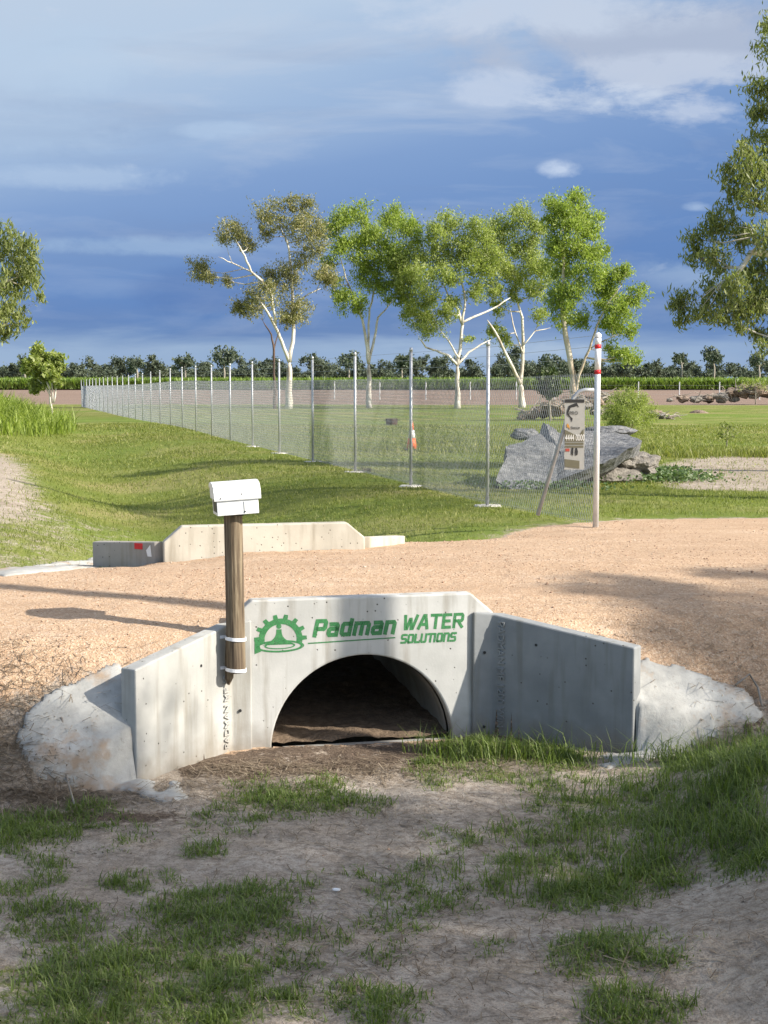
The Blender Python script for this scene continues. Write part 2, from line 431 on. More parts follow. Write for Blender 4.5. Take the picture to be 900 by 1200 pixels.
def fgmask(x,y):
    m=np.zeros(x.shape)
    for (cx,cy,rx,ry,k) in FGW:
        r=np.sqrt(((x-cx)/rx)**2+((y-cy)/ry)**2)
        m=np.maximum(m,k*(1-sst(.55,1.25,r)))
    return m
fm=fgmask(XX,YY)*(YY<10.3)
grassm=np.where(beyond>0,grassm,np.maximum(fm*.36*(roadm<.4),0))
# off to the sides and behind the camera
side=(1-beyond)*(sd<0)*np.maximum(sst(2.6,4.5,np.abs(XX)),sst(5.2,3.5,YY))
grassm=np.maximum(grassm,.7*side*fbm(XX*.9,YY*.9,21)*1.4)
litm=((T_<.0)&(T_>-1.2)&(np.abs(S_)<1.3))*.66*sst(-1.2,-.5,T_)
litm=np.maximum(litm,.8*np.exp(-(((XX+2.75)/.45)**2+((YY-8.9)/.6)**2)))
litm=np.maximum(litm,.65*np.exp(-(((XX+1.6)/.8)**2+((YY-8.2)/.22)**2)))
litm=np.maximum(litm,.62*np.exp(-(((XX-2.9)/.8)**2+((YY-9.6)/.7)**2)))
fld=sst(132,137,YY+.03*XX)
grassm=np.where(fld>0,grassm*(1-fld),grassm)
attrs={'road':roadm,'grass':np.clip(grassm,0,1),'litter':litm,'field':fld}
ny,nx=XX.shape
idx=np.arange(ny*nx).reshape(ny,nx)
Q=np.stack([idx[:-1,:-1],idx[:-1,1:],idx[1:,1:],idx[1:,:-1]],-1).reshape(-1,4)
Vt=np.stack([XX,YY,ZZ],-1).reshape(-1,3)
sF=S_.ravel()[Q].mean(1); tF=T_.ravel()[Q].mean(1)
cut=((np.abs(sF)<.68)&(tF>-.02)&(tF<.16))|((np.abs(sF+.13)<.68)&(tF>LEN-.12)&(tF<LEN+.10))
rF=roadm.ravel()[Q].mean(1); yF=Vt[Q].mean(1)[:,1]; bF=beyond.ravel()[Q].mean(1)
part=np.where(yF>134.5,3,np.where(rF>.5,0,np.where((bF>.5),1,2)))
part[cut]=-1
names=['gravel_road','grass_ground','ditch_ground','ploughed_field']
for k,nm in enumerate(names):
    q=Q[part==k]; u,inv=np.unique(q,return_inverse=True)
    o=npmesh(nm,Vt[u],FQ=inv.reshape(-1,4),mat=M['ground'],smooth=True,attrs={a:b.ravel()[u] for a,b in attrs.items()})
    tag(o,kind='structure')

# ------------------------------------------------------------------ blades
def blades(name,P,L,W,mat,lean=.5,curl=.6,az=None,parent=None,smooth=False):
    n=len(P); 
    a=RNG.uniform(0,2*np.pi,n) if az is None else az
    L=np.broadcast_to(L,(n,)); W=np.broadcast_to(W,(n,))
    ln=RNG.uniform(.1,1,n)*lean; cu=RNG.uniform(.3,1,n)*curl
    d=np.stack([np.cos(a),np.sin(a),np.zeros(n)],1)
    sa=a+np.pi/2+RNG.uniform(-.6,.6,n); sd_=np.stack([np.cos(sa),np.sin(sa),np.zeros(n)],1)
    up=np.array([0,0,1.0])
    p0=P
    t1=ln; t2=ln+cu
    p1=p0+(d*np.sin(t1)[:,None]+up*np.cos(t1)[:,None])*(L*.5)[:,None]
    p2=p1+(d*np.sin(t2)[:,None]+up*np.cos(t2)[:,None])*(L*.5)[:,None]
    w=W[:,None]/2
    V=np.stack([p0-sd_*w,p0+sd_*w,p1+sd_*w*.85,p1-sd_*w*.85,p2],1).reshape(-1,3)
    b=np.arange(n)*5
    FQ=np.stack([b,b+1,b+2,b+3],1); FT=np.stack([b+3,b+2,b+4],1)
    return npmesh(name,V,FQ,FT,mat,parent)

# foreground tufts
def tufts(n, reg, maskf, thr=.3):
    x=RNG.uniform(reg[0],reg[1],n); y=RNG.uniform(reg[2],reg[3],n)
    m=maskf(x,y); k=m>RNG.uniform(0,1,n)*.9+thr*.2
    return x[k],y[k],m[k]
def fgm2(x,y):
    s=(x-CX)*cY+(y-CY)*sY; t=-(x-CX)*sY+(y-CY)*cY
    m=fgmask(x,y)*(.15+1.5*(fbm(x*3.2,y*3.2,31)-.25)*1.3)
    m=np.maximum(m,.05*(fbm(x*2,y*2,33)>.47))
    wingin=(np.abs(s)<.78+np.maximum(-.1-t,0)*1.15)
    ok=(t<-.12)&(wingin|(t<-1.15)|((s>2.1)&(t<-.62)))
    return m*ok
x,y,m=tufts(34000,(-3.2,3.4,4.8,10.4),fgm2)
nb=(6+RNG.integers(0,11,len(x))).astype(int)
bx=np.repeat(x,nb)+RNG.normal(0,.028,nb.sum()); by=np.repeat(y,nb)+RNG.normal(0,.028,nb.sum())
tl=np.repeat(RNG.uniform(.022,.10,len(x))*(.6+.5*np.clip(m,0,1)),nb)*(1+.45*(sst(1.3,2.2,bx)))
L=tl*RNG.uniform(.6,1.3,len(bx))
P=np.stack([bx,by,terrain(bx,by)-.004],1)
tag(blades('foreground_grass',P,L,RNG.uniform(.0035,.0075,len(L)),M['grass_fg'],lean=1.25,curl=1.0),'green grass tufts scattered over the shaded sandy ditch','grass',kind='stuff')
# longer blades at the right wing foot and the mouth of the pipe
pts=[]
for (px,py,n,sp) in [(500,880,60,.07),(520,885,50,.06),(590,885,230,.16),(640,890,160,.16),(560,884,90,.10),(820,862,260,.3),(870,850,420,.3),(790,890,300,.3),(740,925,220,.3),(860,975,420,.3),(830,930,300,.35),(890,900,300,.3),(700,990,160,.3),(640,1030,120,.22)]:
    c=ground(px,py); pts.append(np.stack([RNG.normal(c.x,sp,n),RNG.normal(c.y-.05,sp*.45,n)],1))
pp=np.concatenate(pts); t_=-(pp[:,0]-CX)*sY+(pp[:,1]-CY)*cY; s_=(pp[:,0]-CX)*cY+(pp[:,1]-CY)*sY
pp=pp[(t_<-.03)&((np.abs(s_)<.75+np.maximum(-.1-t_,0)*1.1)|(t_<-.9))]
P=np.stack([pp[:,0],pp[:,1],terrain(pp[:,0],pp[:,1])-.005],1)
tag(blades('long_grass',P,RNG.uniform(.10,.30,len(P)),RNG.uniform(.004,.007,len(P)),M['grass_fg'],lean=.7,curl=1.3),'long arching grass blades against the right wing wall','grass',kind='stuff')
# lawn beyond the road
n=300000
y=14.0*np.exp(RNG.uniform(0,1,n)**.85*math.log(62/14.0)); x=RNG.uniform(-.30,.30,n)*y
s_=(x-CX)*cY+(y-CY)*sY; t_=-(x-CX)*sY+(y-CY)*cY
rsd=poly_sd(x,y,road_poly)
dens=(.25+1.0*(fbm(x*.7,y*.7,41)-.25)*1.5)
dens=dens*(1-.93*sst(-.9,.4,poly_sd(x,y,dirt_left)))*(1-.85*sst(-.6,.3,poly_sd(x,y,dirt_right)))*sst(-.02,-.9,rsd)
k=(dens>RNG.uniform(0,1,n))&(rsd<-.05)&(t_>LEN+.3)
x=x[k]; y=y[k]
# left verge closer in
n2=26000; x2=RNG.uniform(-7,-2.2,n2); y2=RNG.uniform(10,18,n2)
r2=poly_sd(x2,y2,road_poly); k2=(r2<-.12)&((.2+1.1*(fbm(x2*1.1,y2*1.1,43)-.3)*1.5)>RNG.uniform(0,1,n2))&(r2>-9)&(y2>10.5+(-3.6-x2)*.9*0)&(y2>9.6)
k2&=~((y2<12)&(x2>-3.4)); x2=x2[k2]; y2=y2[k2]
x=np.concatenate([x,x2]); y=np.concatenate([y,y2])
P=np.stack([x,y,terrain(x,y)-.005],1)
sc=np.clip(y/20,.7,2.6)
tag(blades('lawn_grass',P,RNG.uniform(.025,.075,len(x))*sc**.5,.008*sc,M['grass_mid'],lean=1.2,curl=.6),'short sunlit lawn grass growing beyond the gravel road','grass',kind='stuff')
# tall grass mound at left
n=26000
x=RNG.normal(-14.3,2.6,n); y=RNG.normal(46,4.5,n)
k=(((x+14.5)/4.6)**2+((y-46)/9)**2<1)&(fbm(x*.9,y*.9,51)>.36); x=x[k]; y=y[k]
P=np.stack([x,y,terrain(x,y)-.01],1)
tag(blades('tall_grass',P,RNG.uniform(.35,1.0,len(x)),RNG.uniform(.02,.045,len(x)),M['grass_tall'],lean=.6,curl=1.1),'tall yellow green grass on the low mound at the left edge','grass',kind='stuff')
# taller green tufts and ground cover to the right
pts=[]
for (px,py,n,sx,sy,) in [(800,535,900,.35,.5),(775,528,500,.3,.4),(880,535,700,.5,.4),(850,534,400,.4,.3),(520,520,1300,.9,1.3),(440,528,500,.6,.6),(560,530,700,.7,.7)]:
    c=ground(px,py); pts.append(np.stack([RNG.normal(c.x,sx,n),RNG.normal(c.y,sy,n)],1))
pp=np.concatenate(pts); P=np.stack([pp[:,0],pp[:,1],terrain(pp[:,0],pp[:,1])-.01],1)
tag(blades('rank_grass',P,RNG.uniform(.12,.32,len(P)),RNG.uniform(.012,.022,len(P)),M['grass_mid'],lean=.7,curl=.9),'rank green grass clumps around the cone and beside the rock','grass',kind='stuff')

# dry straw and twigs
def straw(name,regs,Lr,label):
    pts=[]
    for (px,py,n,sx,sy) in regs:
        c=ground(px,py); pts.append(np.stack([RNG.normal(c.x,sx,n),RNG.normal(c.y,sy,n)],1))
    pp=np.concatenate(pts); t_=-(pp[:,0]-CX)*sY+(pp[:,1]-CY)*cY; s_=(pp[:,0]-CX)*cY+(pp[:,1]-CY)*sY
    bad=(np.abs(wq(s_,t_))<.085)&(t_>-.85)
    pp=pp[~bad&((t_<-.04)|(t_>.25))]
    P=np.stack([pp[:,0],pp[:,1],terrain(pp[:,0],pp[:,1])+RNG.uniform(.0,.018,len(pp))],1)
    n=len(P); a=RNG.uniform(0,2*np.pi,n)
    L=RNG.uniform(Lr[0],Lr[1],n); d=np.stack([np.cos(a),np.sin(a),RNG.normal(0,.13,n)],1)*L[:,None]/2
    w=np.stack([-np.sin(a),np.cos(a),np.zeros(n)],1)*RNG.uniform(.001,.0028,n)[:,None]
    h=np.array([0,0,.003])
    mid=RNG.normal(0,.08,n)[:,None]*L[:,None]*np.stack([-np.sin(a),np.cos(a),np.zeros(n)],1)
    V=np.stack([P-d-w,P-d+w,P+mid+w+h,P+mid-w+h,P+d-w,P+d+w],1).reshape(-1,3); b=np.arange(n)*6
    FQ=np.concatenate([np.stack([b,b+1,b+2,b+3],1),np.stack([b+3,b+2,b+5,b+4],1)])
    tag(npmesh(name,V,FQ,None,M['straw']),label,'dry litter',kind='stuff')
straw('dead_stalks',[(20,850,260,.25,.25),(15,900,260,.25,.15),(60,930,120,.3,.08),(880,825,90,.3,.15),(250,900,60,.3,.12),(430,960,60,1.0,.4),(650,1080,70,.9,.5)],(.15,.42),'long dead grass stalks tangled beside the left apron')
straw('dry_litter',[(25,840,900,.28,.3),(20,890,1100,.22,.2),(60,920,500,.35,.12),(120,940,500,.4,.08),(250,925,500,.35,.12),(430,905,1300,.5,.16),(300,905,500,.3,.1),(880,820,700,.4,.25),(860,850,260,.3,.2),(700,1000,400,.8,.6),(450,1050,700,1.1,.8),(620,900,300,.4,.1),(450,970,900,1.0,.35),(300,1100,700,.8,.4),(650,1130,700,.7,.35),(850,760,500,.6,.4)],(.02,.13),'dry straw, twigs and bark litter around the culvert')

crx=RNG.uniform(-3,3,16000); cry=RNG.uniform(4.9,9.6,16000); ct=-(crx-CX)*sY+(cry-CY)*cY; cs=(crx-CX)*cY+(cry-CY)*sY
kk_=(ct<-.05)&((np.abs(cs)<.8)|(ct<-.9))&(fbm(crx*2.3,cry*2.3,77)>RNG.uniform(.25,.8,16000)); crx=crx[kk_]; cry=cry[kk_]; n=len(crx)
r=np.clip(RNG.lognormal(-5.4,.5,n),.0015,.016); a=RNG.uniform(0,6.28,n); bs=np.array([[1,0,0],[0,1,0],[-1,0,0],[0,-1,0],[.2,.1,1]])
Bc=bs[None]*r[:,None,None]*RNG.uniform(.6,1.4,(n,5,1))*np.array([1,.8,.7])
V=np.stack([Bc[...,0]*np.cos(a)[:,None]-Bc[...,1]*np.sin(a)[:,None]+crx[:,None],Bc[...,0]*np.sin(a)[:,None]+Bc[...,1]*np.cos(a)[:,None]+cry[:,None],Bc[...,2]+terrain(crx,cry)[:,None]-.0008],-1).reshape(-1,3)
b=(np.arange(n)*5)[:,None]
tag(npmesh('soil_crumbs',V,None,np.concatenate([b+np.array([[i,(i+1)%4,4]]) for i in range(4)]),leafmat('soil_clods',[(.1,(.11,.085,.06)),(.5,(.22,.175,.13)),(.9,(.38,.32,.26))],0,.9)),'small crumbs of dry soil scattered over the ditch floor','soil',kind='stuff')

# gravel pebbles on the road
n=52000
y=8.8*np.exp(RNG.uniform(0,1,n)*math.log(18.5/8.8)); x=RNG.uniform(-.34,.34,n)*y
rs=poly_sd(x,y,road_poly)+ .5*(fbm(x*2,y*2,61)-.5)
k=(rs>0.02)&(fbm(x*1.4,y*1.4,62)>RNG.uniform(.2,.75,n)); x=x[k]; y=y[k]
fx=RNG.uniform(-3,3,500); fy=RNG.uniform(5,9.6,500); x=np.concatenate([x,fx]); y=np.concatenate([y,fy])
tt=-(x-CX)*sY+(y-CY)*cY; ss=(x-CX)*cY+(y-CY)*sY
k=~((tt>-.03)&(tt<.2)&(np.abs(ss)<.95))&~((tt<.0)&(tt>-1.)&(np.abs(wq(ss,tt))<.09)); x=x[k]; y=y[k]
n=len(x); r=np.clip(RNG.lognormal(-5.25,.40,n),.002,.018)
base=np.array([[1,0,0],[0,1,0],[-1,0,0],[0,-1,0],[.2,.1,1],[0,0,-1.0]])
a=RNG.uniform(0,6.28,n); ca,sa=np.cos(a),np.sin(a)
B=base[None]*r[:,None,None]*RNG.uniform(.6,1.3,(n,6,1))*np.array([1,.8,.6])
Bx=B[...,0]*ca[:,None]-B[...,1]*sa[:,None]; By=B[...,0]*sa[:,None]+B[...,1]*ca[:,None]
V=np.stack([Bx+x[:,None],By+y[:,None],B[...,2]+(terrain(x,y)+r*.15)[:,None]],-1).reshape(-1,3)
b=(np.arange(n)*6)[:,None]
FT=np.concatenate([b+np.array([[i,(i+1)%4,4]]) for i in range(4)]+[b+np.array([[(i+1)%4,i,5]]) for i in range(4)])
tag(npmesh('gravel',V,None,FT,M['pebble']),'loose pinkish gravel stones on the road','gravel',kind='stuff')

# ------------------------------------------------------------------ culvert
def arch_plate(W=.92,TOP=1.03,CH=.14,CHX=.165,R=.632,CZ=.0,t0=0,t1=.12,seg=40,bot=-.25):
    """headwall plate with semicircular opening; local coords s,t,z"""
    arch=[(-R,bot)]+[(-R*math.cos(math.pi*i/seg),CZ+R*math.sin(math.pi*i/seg)) for i in range(seg+1)]+[(R,bot)]
    outer=[(-W,bot),(-W,TOP-CH),(-W+CHX,TOP),(W-CHX,TOP),(W,TOP-CH),(W,bot)]
    # quads between arch and an outer path with the same number of points
    def outpt(x,z):
        # project from arch centre outwards onto the outer outline
        best=None; cx,cz=0,CZ; dx,dz=x-cx,z-cz
        for i in range(len(outer)-1):
            (ax,az),(bx_,bz)=outer[i],outer[i+1]; ex,ez=bx_-ax,bz-az
            den=dx*ez-dz*ex
            if abs(den)<1e-9: continue
            k=((ax-cx)*ez-(az-cz)*ex)/den; u=((ax-cx)*dz-(az-cz)*dx)/den
            if k>0 and -1e-6<=u<=1+1e-6 and (best is None or k<best): best=k
        return (cx+dx*best,cz+dz*best)
    A=[];O=[]
    for i in range(seg+1):
        th=math.pi*i/seg; x=-R*math.cos(th); z=CZ+R*math.sin(th); A.append((x,z)); O.append(outpt(x,z if abs(z-CZ)>1e-9 else CZ))
    # snap nearest to the four corners
    for c in outer[1:5]:
        j=min(range(len(O)),key=lambda k:(O[k][0]-c[0])**2+(O[k][1]-c[1])**2); O[j]=c
    A=[(-R,bot)]+A+[(R,bot)]; O=[(-W,bot)]+O+[(W,bot)]
    n=len(A); vs=[]
    for t in (t0,t1):
        for (x,z) in A: vs.append((x,t,z))
        for (x,z) in O: vs.append((x,t,z))
    fs=[]
    for i in range(n-1):
        fs.append((i,i+1,n+i+1,n+i)); fs.append((2*n+i+1,2*n+i,3*n+i,3*n+i+1))
        fs.append((i+1,i,2*n+i,2*n+i+1)); fs.append((n+i,n+i+1,3*n+i+1,3*n+i))
    return vs,fs
def text_mesh(body,size,mat,parent,name,Mx,ext=.0008,offset=0,shear=0,space=1):
    c=bpy.data.curves.new('txt','FONT'); c.body=body; c.size=size; c.extrude=ext; c.offset=offset; c.shear=shear; c.space_character=space
    to=bpy.data.objects.new('txt',c); COL.objects.link(to)
    dg=bpy.context.evaluated_depsgraph_get(); dg.update()
    me=bpy.data.meshes.new_from_object(to.evaluated_get(dg)); COL.objects.unlink(to); bpy.data.objects.remove(to)
    me.name=name; me.materials.clear(); me.materials.append(mat)
    for v in me.vertices: v.co=Mx@v.co
    o=bpy.data.objects.new(name,me); return link(o,parent)

def wing_mesh(sgn,rear=False):
    """flange parallel to the headwall plus splayed plate; local coords"""
    mb=MB()
    # flange in front of the headwall, butted to it
    a=.765; b_=.92; th=.075; oo={(-1,False):(1.57,-.75),(1,False):(1.65,-.745),(1,True):(1.44,-.61),(-1,True):(1.34,-.46)}[(sgn,rear)]
    zt_in=.895; t_front=-.085
    # polygon path of the panel in plan: front line and back line
    fr=[(a,-.028),(b_-.02,-.036),oo]
    bk=[(a,-.003),(b_+.075,-.003),(oo[0]+.085,oo[1]+.085)]
    tops=[.90,.885,.745] if not rear else [.885,.88,.84]
    vs=[];
    for (p,q,zt) in zip(fr,bk,tops):
        for (s,t) in (p,q):
            vs.append((sgn*s,t,-.25)); vs.append((sgn*s,t,zt))
    # per station: 0 front-bottom,1 front-top,2 back-bottom,3 back-top
    fs=[]
    for i in range(2):
        k=i*4; j=k+4
        fs += [(k,j,j+1,k+1),(k+2,k+3,j+3,j+2),(k+1,j+1,j+3,k+3)]
    fs += [(0,1,3,2),(8,10,11,9)]
    if sgn<0: fs=[tuple(reversed(f)) for f in fs]
    mb.add(vs,fs); return mb,fr

def stroke_glyphs():
    G={}
    G['P']=[[(0,0),(0,1),(.75,1),(.85,.9),(.85,.55),(.75,.45),(.2,.45)]]
    G['a']=[[(.15,.75),(.7,.75),(.8,.65),(.8,0),(.15,0),(.05,.1),(.05,.35),(.15,.43),(.8,.43)]]
    G['d']=[[(.8,1),(.8,0),(.15,0),(.05,.1),(.05,.65),(.15,.75),(.8,.75)]]
    G['m']=[[(.05,0),(.05,.75),(1.2,.75),(1.3,.65),(1.3,0)],[(.68,0),(.68,.75)]]
    G['n']=[[(.05,0),(.05,.75),(.7,.75),(.8,.65),(.8,0)]]
    G['W']=[[(0,1),(.12,0),(.25,0),(.55,.75),(.62,.75),(.72,0),(.85,0),(1.25,1)]]
    G['A']=[[(-.05,0),(.45,1),(.6,1),(.85,0)],[(.15,.3),(.75,.3)]]
    G['T']=[[(0,1),(.95,1)],[(.47,0),(.47,1)]]
    G['E']=[[(.8,1),(.1,1),(.1,0),(.8,0)],[(.1,.5),(.7,.5)]]
    G['R']=[[(0,0),(0,1),(.75,1),(.85,.9),(.85,.58),(.75,.48),(.1,.48)],[(.4,.48),(.85,0)]]
    G['S']=[[(.85,1),(.15,1),(.05,.9),(.05,.6),(.15,.5),(.75,.5),(.85,.4),(.85,.1),(.75,0),(.05,0)]]
    G['O']=[[(.15,0),(.05,.1),(.05,.9),(.15,1),(.75,1),(.85,.9),(.85,.1),(.75,0),(.1,0)]]
    G['L']=[[(.05,1),(.05,0),(.75,0)]]
    G['U']=[[(.05,1),(.05,.1),(.15,0),(.75,0),(.85,.1),(.85,1)]]
    G['I']=[[(.05,0),(.05,1)]]
    G['N']=[[(.05,0),(.05,1),(.7,1),(.85,.85),(.85,0)]]
    return G
ADV={'m':1.75,'W':1.55,'I':.5,'T':1.2,'L':1.1}
def ribbon_text(body,x0,z0,h,w,stroke,slant=.22,gap=0,tbase=-.0012):
    """list of quads (s,t,z) for stroke lettering painted on the headwall"""
    G=stroke_glyphs(); mb=MB(); x=x0; lay=0
    for ch in body:
        for st in G[ch]:
            lay=(lay+1)%4; t=tbase-.0002*lay
            pts=[Vector((x+p[0]*w+p[1]*h*slant,z0+p[1]*h)) for p in st]
            L=[];R=[]
            for i,p in enumerate(pts):
                d1=(pts[i]-pts[i-1]).normalized() if i>0 else None
                d2=(pts[i+1]-pts[i]).normalized() if i<len(pts)-1 else None
                if d1 is None: d1=d2
                if d2 is None: d2=d1
                if i==0: p=p-d1*stroke*.45
                if i==len(pts)-1: p=p+d1*stroke*.45
                nrm=Vector((-(d1+d2).y,(d1+d2).x)).normalized(); k=min(1/max(nrm.dot(Vector((-d1.y,d1.x))),.4),1.6)
                L.append(p+nrm*stroke/2*k); R.append(p-nrm*stroke/2*k)
            n=len(pts); vs=[(v.x,t,v.y) for v in L]+[(v.x,t,v.y) for v in R]
            mb.add(vs,[(n+i,n+i+1,i+1,i) for i in range(n-1)])
        x+=ADV.get(ch,1.25)*w
    return mb,x

def culvert_root():
    return empty('culvert',loc2w(0,0,0),YAW)
root=culvert_root()
tag(root,'concrete culvert crossing under the gravel road with green painted headwall','culvert')
def headwall_set(rot,parent,main):
    Mx=Matrix.Identity(4) if not rot else Matrix.Translation((-.13,LEN,RZ))@Matrix.Rotation(math.pi,4,'Z')
    mb=MB(); vs,fs=arch_plate(); mb.add(vs,fs)
    hw=mb.build('headwall',M['head'] if main else M['rear'],parent,bevel=.012,M=Mx)
    hw['label']='front headwall with green painted sign' if main else 'plain cream rear headwall behind the road'
    wings=[]
    for sg in (-1,1):
        wmb,fr=wing_mesh(sg,rot)
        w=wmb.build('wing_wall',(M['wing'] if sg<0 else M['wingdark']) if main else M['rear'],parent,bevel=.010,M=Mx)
        wings.append(w)
    return hw,wings,Mx
hw,wings,_=headwall_set(False,root,True)
wings[0]['label']='left wing wall half lit by the sun'; wings[1]['label']='right wing wall in shade'
hw2,wings2,MxR=headwall_set(True,root,False)
wings2[0]['label']='rear right wing wall'; wings2[1]['label']='rear left wing wall with a red marker'; wings2[1].data.materials[0]=concrete('shade_toned_rear_concrete',(.26,.245,.22),(.37,.35,.32),stainz=False)  # rear left wing greyed: its shade is put into the concrete colour
# red marker on the rear wing (the side facing the road)
mb=MB()
mb.box((-1.015,LEN+.105+.02-.0,.93+.0),(.10,.004,.07),None)
# place on the back face of wing: compute along the plate
def wing_back(u,z,off):
    a=Vector((.975,-.002)); b=Vector((1.525,-.525)); p=a.lerp(b,u); d=(b-a).normalized(); nn=Vector((-d.y,d.x))  # outward from the ditch side
    if nn.y<0: nn=-nn
    return Vector((p.x+nn.x*off,p.y+nn.y*off,z))
mk=MB(); q=[MxR@wing_back(u,z,.016) for (u,z) in ((.20,.805),(.32,.805),(.32,.858),(.20,.858))]
q2=[MxR@wing_back(u,z,.001) for (u,z) in ((.20,.805),(.32,.805),(.32,.858),(.20,.858))]
mk.add(q+q2,[(0,1,2,3),(7,6,5,4),(0,4,5,1),(1,5,6,2),(2,6,7,3),(3,7,4,0)]); mk.build('red_marker',M['red'],wings2[1])
mk=MB(); q=[MxR@wing_back(u,z,.016) for (u,z) in ((.06,.745),(.12,.745),(.14,.80),(.08,.85))]
q2=[MxR@wing_back(u,z,.001) for (u,z) in ((.06,.745),(.12,.745),(.14,.80),(.08,.85))]
mk.add(q+q2,[(0,1,2,3),(7,6,5,4),(0,4,5,1),(1,5,6,2),(2,6,7,3),(3,7,4,0)]); mk.build('white_marker',M['whitetape'],wings2[1])
# pipe
mb=MB(); seg=40; vs=[]; fs=[]; R1,R2=.622,.70
st_=[.0,.02]+[LEN*k/8 for k in range(1,9)]
st_=[.118]+[.118+(LEN-.24)*k/10 for k in range(1,11)]
for t in st_:
    z0=.0+RZ*t/LEN
    for r in (R1,R2):
        for i in range(seg): vs.append((r*math.cos(2*math.pi*i/seg),t,z0+.0+r*math.sin(2*math.pi*i/seg)))
for k in range(len(st_)-1):
    for ri in (0,1):
        o0=k*2*seg+ri*seg; o1=(k+1)*2*seg+ri*seg
        for i in range(seg):
            j=(i+1)%seg
            f=(o0+i,o0+j,o1+j,o1+i)
            fs.append(f if ri else tuple(reversed(f)))
mb.add(vs,fs); mb.build('pipe',M['pipe'],root,smooth=True)
# sill and silt floor
mb=MB(); mb.box((0.02,.0,-.05),(1.16,.13,.14)); mb.build('sill',M['pipe'],root,bevel=.015)
gx=np.linspace(-.618,.618,50); gy=np.linspace(.04,LEN-.02,110); GX,GY=np.meshgrid(gx,gy)
GZ=.045+RZ*GY/LEN+.05*(fbm(GX*5,GY*5,71)-.4)+.06*np.abs(GX/.6)**3*0+.03*(fbm(GX*20,GY*20,72)-.5)
id2=np.arange(GX.size).reshape(GX.shape)
o=npmesh('silt',np.stack([GX,GY,GZ],-1).reshape(-1,3),np.stack([id2[:-1,:-1],id2[:-1,1:],id2[1:,1:],id2[1:,:-1]],-1).reshape(-1,4),None,
   simple('brown_silt',(.10,.07,.045),(.2,.145,.1),18,.95,0,.8,.02),root,True)
# painted sign
def hw_panel(pts,t,mb):
    n=len(pts); mb.add([(p[0],t,p[1]) for p in pts],[tuple(range(n))])
pad,xe=ribbon_text('Padman',-.335,.778,.096,.0715,.0285)
pad.build('painted_word',M['green'],hw)['label']='the word Padman in bold green slanted letters'
wat,_x=ribbon_text('WATER',.285,.800,.086,.0665,.0215,.12)
wat.build('painted_word',M['green'],hw)['label']='the word WATER in green capitals'
sol,_x=ribbon_text('SOLUTIONS',.262,.705,.052,.0385,.0150,.15)
sol.build('painted_word',M['green'],hw)['label']='the word SOLUTIONS in small green capitals'
ln=MB(); ln.add([(-.38,-.0014,.722),(.225,-.0014,.738),(.22,-.0014,.746),(-.38,-.0014,.731)],[(0,1,2,3)])
ln.build('painted_line',M['green'],hw)
# gear emblem
gm=MB(); gc=(-.565,.762); tt=-.0013
R0,Rr,Rt=.098,.135,.162; nt_=10
for k in range(40):
    a0=math.radians(-14+208*k/40); a1=math.radians(-14+208*(k+1)/40)
    gm.add([(gc[0]+r*math.cos(a),tt,gc[1]+.0+r*math.sin(a)) for (r,a) in ((R0,a0),(Rr,a0),(Rr,a1),(R0,a1))],[(0,1,2,3)])
for k in range(8):
    a=math.radians(2+176*(k+.0)/7); da=.115; db=.075
    gm.add([(gc[0]+r*math.cos(b),tt-.0001,gc[1]+r*math.sin(b)) for (r,b) in ((Rr-.004,a-da),(Rt,a-db),(Rt,a+db),(Rr-.004,a+da))],[(0,1,2,3)])
# drop shape rising, sphere, ripples
dp=[]; 
for k in range(11):
    u=k/10; dp.append((u, .012+ .085*(1-u)**3+ .004))
left=[(gc[0]-.01-w,gc[1]-.035+u*.10) for (u,w) in dp]; rt=[(gc[0]-.01+w,gc[1]-.035+u*.10) for (u,w) in dp]
for k in range(10):
    gm.add([(left[k][0],tt,left[k][1]),(rt[k][0],tt,rt[k][1]),(rt[k+1][0],tt,rt[k+1][1]),(left[k+1][0],tt,left[k+1][1])],[(0,1,2,3)])
gm.add([(gc[0]-.01+.016*math.cos(2*math.pi*k/16),tt-.0002,gc[1]+.085+.017*math.sin(2*math.pi*k/16)) for k in range(16)],[tuple(range(16))])
for (rx,rz,th,zc) in ((.150,.040,.022,-.045),(.095,.022,.012,-.042)):
    for k in range(36):
        a0=2*math.pi*k/36; a1=2*math.pi*(k+1)/36
        gm.add([(gc[0]-.005+(rx-o_)*math.cos(a),tt-.0004,gc[1]+zc+(rz-o_*.55)*math.sin(a)) for (o_,a) in ((0,a0),(0,a1),(th,a1),(th,a0))],[(0,1,2,3)])
gm.add([(gc[0]+x_,tt-.0003,gc[1]+z_) for (x_,z_) in ((-.16,-.09),(-.12,-.075),(-.135,.0),(-.16,.0))],[(0,1,2,3)])
gm.v=[(gc[0]+(v[0]-gc[0])*1.10,v[1],gc[1]+(v[2]-gc[1])*1.04) for v in gm.v]
gm.build('painted_gear_emblem',M['green'],hw)
